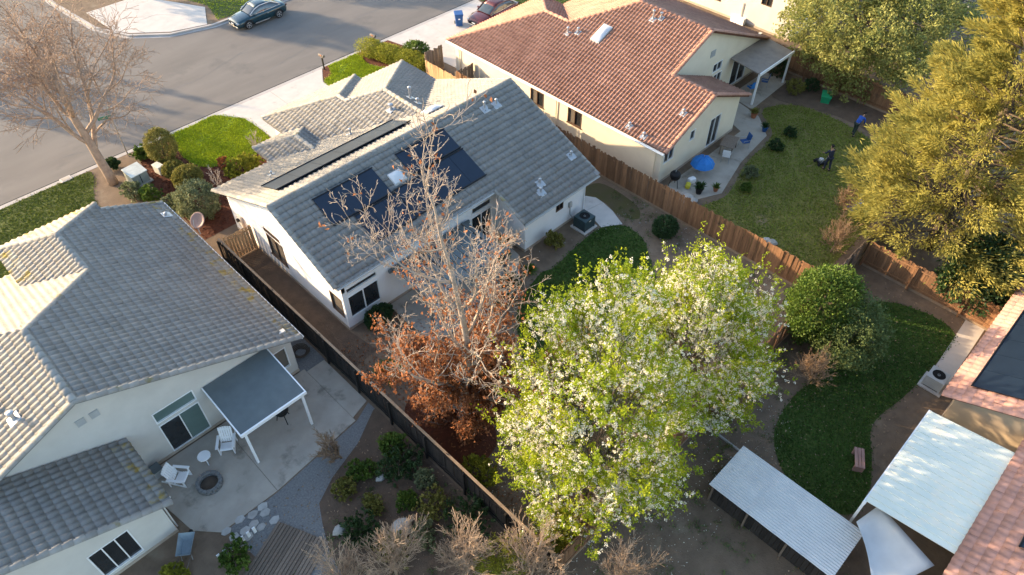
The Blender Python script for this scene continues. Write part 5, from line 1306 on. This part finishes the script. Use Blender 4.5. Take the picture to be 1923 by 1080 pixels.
leaves('foliage', P, unit(len(P))+np.array([0, 0, .5]), RNG.uniform(.07, .13, len(P)), RNG.uniform(.04, .07, len(P)), M['leaf_yellow'], hg)
b = MB()
for i in range(16):
    q = A0+(B0-A0)*(i+.5)/16; b.tube([(q[0], q[1], -.02), (q[0]+random.gauss(0, .1), q[1], .5), (q[0]+random.gauss(0, .3), q[1]+random.gauss(0, .2), 1.0)], [.03,.02,.008], 5)
part(b.build('stems', M['bark_dark']), hg)
leafy('loose_bush', (30.7,41.0), .7, (.8,.9,.75), 4500, .14, .035, M['leaf_green'], 'spiky green shrub behind the yellow-green hedge', 'bush', trunk=.04)
leafy('loose_bush', (30.6,39.4), .6, (.7,.8,.6), 3600, .10, .05, M['leaf_deep'], 'dark shrub at the hedge end by the tall board panel', 'bush', trunk=.04)
# small leafless saplings
C = dict(levels=4, seg=[4,4,3,3], taper=[.6,.5,.5,.5], wander=[.06,.12,.15,.15], up=[0,.12,.1,.1], n=[4,3,3], start=[.45,.3,.2], ang=[36,38,38], ratio=[.8,.6,.55], rr=[.6,.6,.6])
for x, y, lb in ((11.9,36.6,'slim leafless sapling between the big bush and the house corner'),(15.6,38.2,'slim leafless sapling by the small front roof wing')):
    random.seed(int(x*10)); bare_tree('sapling', (x, y, 0), lb, C, 1.1, .045, (0, 0, 1), M['bark_pale'], .012)

# strap-leaved plants and shrubs of the back yard
def strap_plant(x, y, s, n, m, label, group=None):
    e = empty('strap_plant', (x, y, 0)); tag(e, label, 'plant', group)
    b = MB()
    for k in range(n):
        a, tl = random.random()*6.28, random.uniform(.15, 1.15); L = s*random.uniform(.7, 1.1); h = Vector((math.cos(a), math.sin(a), 0)); sd_ = Vector((-h.y, h.x, 0))*s*.035
        p0 = h*.08*s*random.random(); pts = [p0+h*(L*q*math.sin(tl))+Vector((0, 0, L*q*math.cos(tl)-.45*L*q*q*math.sin(tl))) for q in (0, .35, .7, 1)]
        pts = [Vector((p.x, p.y, max(.01, p.z))) for p in pts]
        b.add([pts[0]-sd_, pts[0]+sd_, pts[1]+sd_*1.2, pts[1]-sd_*1.2, pts[2]+sd_, pts[2]-sd_, pts[3]], [(0,1,2,3),(3,2,4,5),(5,4,6)])
    b.build('blades', m, e); MB().lathe([(.1*s,-.02),(.08*s,.1*s),(.02,.16*s)], n=8).build('stem', M['bark_dark'], e)
random.seed(4)
gP = 'strap-leaved plants in the white house yard'
strap_plant(10.7,19.0,1.0,150,M['leaf_green'],'large strap-leaved plant by the black fence and red mulch',gP)
strap_plant(20.4,19.1,.62,80,M['leaf_green'],'small strap-leaved plant where the dark lawn begins',gP)
strap_plant(19.0,19.2,.95,120,M['leaf_deep'],'dark strap-leaved plant at the patio edge',gP); strap_plant(18.0,18.4,.8,100,M['leaf_deep'],'dark strap-leaved plant under the bare tree crown, off the patio corner',gP)
leafy('round_bush', (27.9,15.7), .62, (.72,.68,.62), 7500, .07, .04, M['leaf_deep'], 'round dark green bush near the brown fence', 'bush', rough=.05, shell=.75, trunk=.05)
leafy('round_bush', (19.9,20.7), .5, (.45,.45,.5), 3200, .06, .035, M['leaf_green'], 'bright green rounded bush beside the grey tub', 'bush', rough=.05, shell=.75, trunk=.05)
leafy('round_bush', (12.4,21.9), .55, (.85,.5,.55), 5200, .07, .04, M['leaf_deep'], 'low dark hedge bush under the glass bay', 'bush', rough=.06, shell=.7, trunk=.05)
leafy('rose_bush', (22.7,19.4), .6, (.6,.55,.55), 2400, .08, .05, M['leaf_olive'], 'airy rose bush against the white rear wall', 'bush', rough=.3, shell=.2, trunk=.03)
leafy('loose_bush', (10.0,12.0), .45, (.7,.9,.5), 3600, .09, .05, M['leaf_yellow'], 'lime shrub at the foot of the rusty-leaved tree', 'bush', trunk=.03)
leafy('loose_bush', (10.2,7.6), 1.0, (1.1,.7,1.1), 8000, .07, .035, M['leaf_yellow'], 'lime-green shrub growing over the end of the black fence', 'bush', trunk=.04, rough=.3)
# planting of the left house
for x, y, s, mm, lb in ((5.6,15.4,.5,'leaf_olive','olive shrub beside the curved gravel path'),(6.6,15.6,.55,'leaf_green','mid green shrub in the bed by the black fence'),(7.8,14.6,.75,'leaf_deep','wide dark green shrub against the black fence'),
        (4.9,13.4,.7,'leaf_deep','dark green shrub beside the large pale boulder'),(7.7,12.2,.6,'leaf_olive','olive shrub between the boulder and the black fence'),(8.2,13.4,.5,'leaf_grey','grey-green shrub tight against the black fence'),
        (6.6,11.6,.5,'leaf_grey','pale green shrub behind the large boulder'),(.9,16.0,.62,'leaf_green','round green bush behind the white pickets'),(-1.1,17.0,.5,'leaf_yellow','lime bush by the wheelbarrow'),(8.3,15.6,.6,'leaf_green','bright green shrub near the top of the bed by the black fence'),(6.0,14.0,.45,'leaf_olive','low olive shrub in the middle of the left bed'),(8.4,10.9,.75,'leaf_deep','dark shrub against the lower end of the black fence'),(7.1,13.2,.4,'leaf_green','small green shrub between boulder and dark shrubs'),(5.4,12.0,.5,'leaf_olive','olive shrub next to the dry twigs')):
    leafy('garden_shrub', (x, y), s*.7, (s*random.uniform(.8,1.5),s*random.uniform(.8,1.4),s*random.uniform(.6,.95)), 3600, .075, .04, M[mm], lb, 'bush', 'shrubs of the left garden', trunk=.03, rough=.45, shell=.3)
# dry brushy trees along the bottom
Cb = dict(levels=5, seg=[4,4,3,3,2], taper=[.6,.45,.5,.5,.5], wander=[.05,.08,.1,.12,.12], up=[.05,.12,.10,.08,.06], n=[9,6,4,4], start=[.1,.1,.1,.1], ang=[36,30,28,28], ratio=[1.0,.68,.58,.5], rr=[.5,.5,.5,.55])
for i, (x, y, L0, lb) in enumerate(((3.2,11.6,1.5,'dry leafless shrub beside the planked walk'),(4.9,11.2,1.7,'dry leafless shrub below the large pale boulder'),(6.6,9.2,1.8,'dry leafless shrub between boulder and black fence end'),
                                    (8.4,7.4,1.8,'dry leafless shrub growing through the lime shrub'),(10.6,4.8,1.4,'dry leafless shrub behind the tall blossom tree'))):
    random.seed(40+i); bare_tree('dry_shrub', (x, y, 0), lb, Cb, L0, .06, (0, 0, 1), M['twig_tan'], .007, 'shrub', 'dry leafless shrubs')
leafy('loose_bush', (7.6,8.2), 1.3, (1.0,1.0,1.1), 4200, .07, .03, M['leaf_yellow'], 'feathery yellow-green shrub among the dry twigs', 'bush', trunk=.04, rough=.3, shell=.2)
for i, (x, y, L0, lb) in enumerate(((20.2,5.7,1.1,'tangled bare brush under the whiter blossom tree'),(24.2,4.6,1.2,'bare twiggy shrub beside the grey-green bush tree'),(33.3,8.3,1.0,'dry reddish grass clump by the fence corner'),(36.5,9.3,1.0,'dry tan brush at the foot of the golden conifer'),(6.4,16.9,.9,'thin leafless shrub on the gravel path edge'))):
    random.seed(60+i); bare_tree('dry_shrub', (x, y, 0), lb, Cb, L0, .045, (random.gauss(0, .2), random.gauss(0, .2), 1), M['dry_brush'], .007, 'shrub', 'dry leafless shrubs')
for x, y, s, mm, lb in ((41.6,15.7,.45,'leaf_deep','small dark plant at the neighbour lawn edge by the patio'),(39.6,15.6,.5,'leaf_deep','low dark shrub in the olive lawn border'),(36.0,15.2,.5,'leaf_grey','grey flowering shrub between patio and olive lawn'),
        (34.6,14.6,.35,'leaf_green','low green plant at the lawn corner near the rocks'),(46.6,18.3,.7,'leaf_olive','olive shrub beside the taupe cover post'),(48.0,20.6,.8,'leaf_deep','dark shrub under the taupe patio cover edge'),(47.7,17.6,.6,'leaf_deep','dark shrub against the far brown fence'),
        (30.4,12.6,.4,'leaf_deep','low dark plant at the foot of the brown fence'),(30.3,9.8,.4,'leaf_green','green weed clump at the foot of the brown fence')):
    leafy('garden_shrub', (x, y), s*.7, (s,s,s*.75), 2400, .08, .04, M[mm], lb, 'bush', 'shrubs of the neighbour yard', trunk=.03, rough=.2)
# loose litter on the soil: dry leaves and bark chips
def litter(name, poly, dens, m, s):
    X, Y = scatter(poly, dens); n = len(X); P = np.stack([X, Y, RNG.uniform(.015, .035, n)], 1); D = unit(n); D[:, 2] *= .15
    V, F = leaf_quads(P, D, RNG.uniform(.6, 1.4, n)*s, RNG.uniform(.6, 1.4, n)*s*.5, .2)
    tag(link(name, np_mesh(name, V, F, m)), kind='stuff')
litter('fallen_leaves', [(9.4,10),(9.4,22),(13.5,22),(15,17),(15,10)], 22, M['leaf_brown'], .13)
litter('bark_chips', bed1, 90, M['mulch'], .10)
litter('fallen_leaves', [(15,7.2),(29,7.2),(29,14),(25,14),(15,10)], 10, M['dry_brush'], .1)
litter('fallen_leaves', [(-10,7.4),(9,7.4),(9,17),(3,17),(-10,12)], 12, M['dry_brush'], .1)
litter('fallen_leaves', [(20,-.2),(33.4,1),(33.4,6.6),(18,6.6),(14,-3)], 10, M['dry_brush'], .1)
litter('small_stones', [(20.4,20.2),(26,18.7),(29.3,19),(29.3,10),(27,13),(27.2,17.4),(24,18.9)], 8, M['stone'], .09)

for i, (x, y, h) in enumerate(((1.6,78.5,9.0),(-.2,77.5,8.6),(-3.2,74.5,9.5))):  # unseen evergreens, added and kept slim to throw shadow streaks on the asphalt
    leafy('shadow_cypress', (x, y), h*.52, (.55+.1*i,.55+.1*i,h*.48), 5000, .14, .06, M['leaf_deep'], ('slim dark evergreen added across the street for its shadow, tallest of a row of three by far', 'slim dark evergreen added for its shadow, in the middle of a row across the street', 'slim dark evergreen added for its shadow, at the far end of a row across the street')[i].replace(', tallest of a row of three by far', ' at the near end of a row of three'), 'tree', 'shadow-casting evergreens added across the street', trunk=.12, egg=.3)
# trees standing beyond the picture, across the street: their long shadows fall on the asphalt
leafy('street_tree', (15.2,77.0), 6.3, (2.6,2.6,2.0), 4500, .22, .13, M['leaf_deep'], 'leafy tree across the street, far behind the teal coupe', 'tree', 'trees across the street', trunk=.25)
leafy('street_tree', (25.5,76.0), 5.6, (3.6,3.0,2.6), 5000, .22, .13, M['leaf_deep'], 'broad leafy tree across the street, facing the blue bin', 'tree', 'trees across the street', trunk=.25)
C = dict(levels=4, seg=[6,5,4,4], taper=[.6,.5,.5,.5], wander=[.04,.1,.13,.15], up=[0,.05,.04,.02], n=[5,5,4], start=[.45,.25,.2], ang=[40,42,44], ratio=[.8,.65,.6], rr=[.6,.55,.55])
for i, (x, y) in enumerate(((-1.5,76),(1.5,71))):
    random.seed(80+i); bare_tree('bare_tree', (x, y, 0), ('leafless tree on the side street, farther up', 'leafless tree on the side street, close to its corner')[i], C, 4.5, .26, (0, 0, 1), M['bark_tan'], .02)

litter('fallen_petals', [(9.4,6.9),(22.5,6.9),(22.5,12),(9.4,12)], 30, M['blossom'], .06)
litter('fallen_petals', [(9.4,3.5),(22,3.5),(22,6.8),(9.4,6.8)], 18, M['blossom'], .06)

for poly, dn in (([(9.4,3.5),(30,3.5),(30,6.7),(9.4,6.7)], 1.6), ([(15,7.1),(29.2,7.1),(29.2,14),(26.5,14),(15,10)], 1.6), ([(-6,7.4),(9,7.4),(9,17),(4.5,15),(-6,12)], 1.8), ([(27.2,18),(29.3,21),(29.3,14),(27.2,14)], 3), ([(14,-3),(20,-.2),(18.8,6.5),(10,3)], 1.6)):
    X, Y = scatter(poly, dn); k_ = 26; n = len(X)*k_; rr = np.abs(RNG.normal(0, .16, n)); an = RNG.uniform(0, 6.28, n)
    P = np.stack([np.repeat(X, k_)+rr*np.cos(an), np.repeat(Y, k_)+rr*np.sin(an), .03+RNG.uniform(0, .09, n)], 1)
    V, F = leaf_quads(P, unit(n)+np.array([0, 0, .6]), RNG.uniform(.05, .11, n), RNG.uniform(.025, .05, n))
    tag(link('weeds', np_mesh('weeds', V, F, M['leaf_sage'])), kind='stuff')

# ------------------------------------------------------------------ people in the neighbour yard
def skin_mesh(name, J, E, m, parent, sub=1):
    """J: {joint: (x,y,z,r)}; E: list of joint pairs; first joint is the root"""
    keys = list(J); me = bpy.data.meshes.new(name)
    me.from_pydata([J[k][:3] for k in keys], [(keys.index(a), keys.index(b)) for a, b in E], [])
    me.materials.append(m); o = link(name, me, parent)
    md = o.modifiers.new('skin', 'SKIN'); md.use_smooth_shade = True
    for i, k in enumerate(keys):
        r = J[k][3]; r = r if isinstance(r, tuple) else (r, r)
        me.skin_vertices[0].data[i].radius = r
    me.skin_vertices[0].data[0].use_root = True
    s_ = o.modifiers.new('sub', 'SUBSURF'); s_.levels = sub; s_.render_levels = sub + 1
    return o
def person(loc, rz, label, bend, shirt, trousers, arms, stride=.12):
    e = empty('person', loc, rz); tag(e, label, 'person')
    def up(x, y, z):                       # bend the trunk forward about the hips
        dz = z-.95; c, s = math.cos(bend), math.sin(bend); return (x*c+dz*s, y, .95+dz*c-x*s)
    J = {'pelvis': (0,0,.95,(.13,.10)), 'belly': up(0,0,1.08)+((.125,.095),), 'chest': up(0,0,1.30)+((.15,.11),), 'neck0': up(0,0,1.46)+(.062,), 'neck': up(.01,0,1.52)+(.052,),
         'jaw': up(.025,0,1.58)+((.066,.075),), 'head': up(.015,0,1.66)+((.075,.088),), 'crown': up(0,0,1.74)+((.055,.065),), 'nose': up(.115,0,1.63)+(.012,)}
    E = [('pelvis','belly'),('belly','chest'),('chest','neck0'),('neck0','neck'),('neck','jaw'),('jaw','head'),('head','crown'),('head','nose')]
    A, EA = {}, []
    for s, n in ((1,'l'),(-1,'r')):
        sw = stride*s
        J['hip'+n] = (0,s*.10,.90,.088); J['knee'+n] = (sw*.7+.03,s*.105,.50,.058); J['ankle'+n] = (sw*1.0-.03,s*.11,.10,.042); J['toe'+n] = (sw*1.0+.15,s*.12,.035,.032)
        E += [('pelvis','hip'+n),('hip'+n,'knee'+n),('knee'+n,'ankle'+n),('ankle'+n,'toe'+n)]
        sh = up(0,s*.19,1.42); el, wr = arms[n]
        J['sh'+n] = sh+(.062,); J['el'+n] = tuple(el)+(.044,); J['wr'+n] = tuple(wr)+(.030,)
        E += [('chest','sh'+n),('sh'+n,'el'+n),('el'+n,'wr'+n)]
        d = (Vector(wr)-Vector(el)).normalized(); sd_ = d.cross(Vector((0,0,1))); sd_ = sd_.normalized() if sd_.length > .1 else Vector((0,1,0))
        pm = Vector(wr)+d*.07; J['palm'+n] = tuple(pm)+((.036,.018),); E.append(('wr'+n,'palm'+n))
        for k, (off, L) in enumerate(((-.03,.065),(-.01,.08),(.01,.076),(.03,.06))):
            a = pm+d*.035+sd_*off; b = a+d*L*.6; c = b+d*L*.35+Vector((.02,0,-.02))
            for q, P in enumerate((a,b,c)): J['f%d%d%s' % (k, q, n)] = tuple(P)+(.0095-.001*q,)
            E += [('palm'+n,'f%d0%s' % (k,n)),('f%d0%s' % (k,n),'f%d1%s' % (k,n)),('f%d1%s' % (k,n),'f%d2%s' % (k,n))]
        a = Vector(wr)+d*.03-sd_*.04; b = a+d*.045-sd_*.02
        J['t0'+n] = tuple(a)+(.012,); J['t1'+n] = tuple(b)+(.010,); E += [('wr'+n,'t0'+n),('t0'+n,'t1'+n)]
    body = skin_mesh('body', J, E, M['skin'], e)
    g = lambda k, f: J[k][:3]+(tuple(x*f for x in J[k][3]) if isinstance(J[k][3], tuple) else J[k][3]*f,)
    S = {'belly': g('belly',1.18), 'low': J['pelvis'][:3]+((.145,.115),), 'chest': g('chest',1.14), 'neck0': g('neck0',1.15)}
    ES = [('belly','low'),('belly','chest'),('chest','neck0')]
    for n in 'lr':
        S['sh'+n] = g('sh'+n,1.18); S['el'+n] = g('el'+n,1.25); w_ = Vector(J['el'+n][:3]).lerp(Vector(J['wr'+n][:3]), .8); S['wr'+n] = tuple(w_)+(.042,)
        ES += [('chest','sh'+n),('sh'+n,'el'+n),('el'+n,'wr'+n)]
    skin_mesh('jacket', S, ES, shirt, e)
    T = {'pelvis': g('pelvis',1.12)}; ET = []
    for n in 'lr':
        T['hip'+n] = g('hip'+n,1.2); T['knee'+n] = g('knee'+n,1.3); T['ankle'+n] = g('ankle'+n,1.35); ET += [('pelvis','hip'+n),('hip'+n,'knee'+n),('knee'+n,'ankle'+n)]
    skin_mesh('trousers', T, ET, trousers, e)
    for n in 'lr':
        a, t = Vector(J['ankle'+n][:3]), Vector(J['toe'+n][:3])
        skin_mesh('shoe', {'a': (a.x,a.y,.055,.05), 'h': (a.x-.05,a.y,.04,.042), 't': (t.x+.03,t.y,.035,.036)}, [('a','h'),('a','t')], M['black'], e)
    H_ = {'a': up(-.012,0,1.69)+((.078,.094),), 'b': up(-.02,0,1.75)+((.062,.075),), 'c': up(-.055,0,1.62)+((.05,.07),)}
    skin_mesh('hair', H_, [('a','b'),('a','c')], M['hair'], e)
    return e
P2_ = G(1551,319,0.02)
person((P2_.x,P2_.y,.02), math.radians(60), 'person in dark navy clothes standing on the olive lawn, arms forward', .22, M['navy'], M['navy'],
       {'l': ((.22,.24,1.16),(.44,.20,1.05)), 'r': ((.22,-.24,1.16),(.44,-.20,1.05))})
P1_ = G(1601,254,0.02)
person((P1_.x,P1_.y,.02), math.radians(-15), 'person in a bright blue top bending forward by the golden conifer', .75, mat('shirt_blue', (.02,.075,.34), None, 5, .8), mat('trouser_green', (.03,.045,.04), None, 5, .9),
       {'l': ((.42,.22,1.02),(.52,.16,.78)), 'r': ((.42,-.22,1.02),(.52,-.16,.78))}, .1)
e = empty('lawn_mower', (P2_.x+.35, P2_.y+.6, .02), math.radians(60)); tag(e, 'push mower in front of the person in navy', 'lawn mower')
MB().box(-.3,.3,-.24,.24,.1,.24).build('deck', M['black'], e, bevel=.04); MB().lathe([(.14,.24),(.14,.36),(.08,.4)], n=14).build('engine', M['trim_grey'], e)
for s in (-1, 1):
    MB().tube([(-.25,s*.2,.2),(-.62,s*.2,.9)], .014, 6).build('handle', M['metal'], e)
    for x in (-.24,.24):
        o = MB().lathe([(.03,-.025),(.1,-.025),(.1,.025),(.03,.025)], n=14).build('wheel', M['rubber'], e); o.location = (x, s*.27, .1); o.rotation_euler = (math.pi/2,0,0)
MB().tube([(-.62,-.2,.9),(-.62,.2,.9)], .014, 6).build('handle_bar', M['metal'], e)
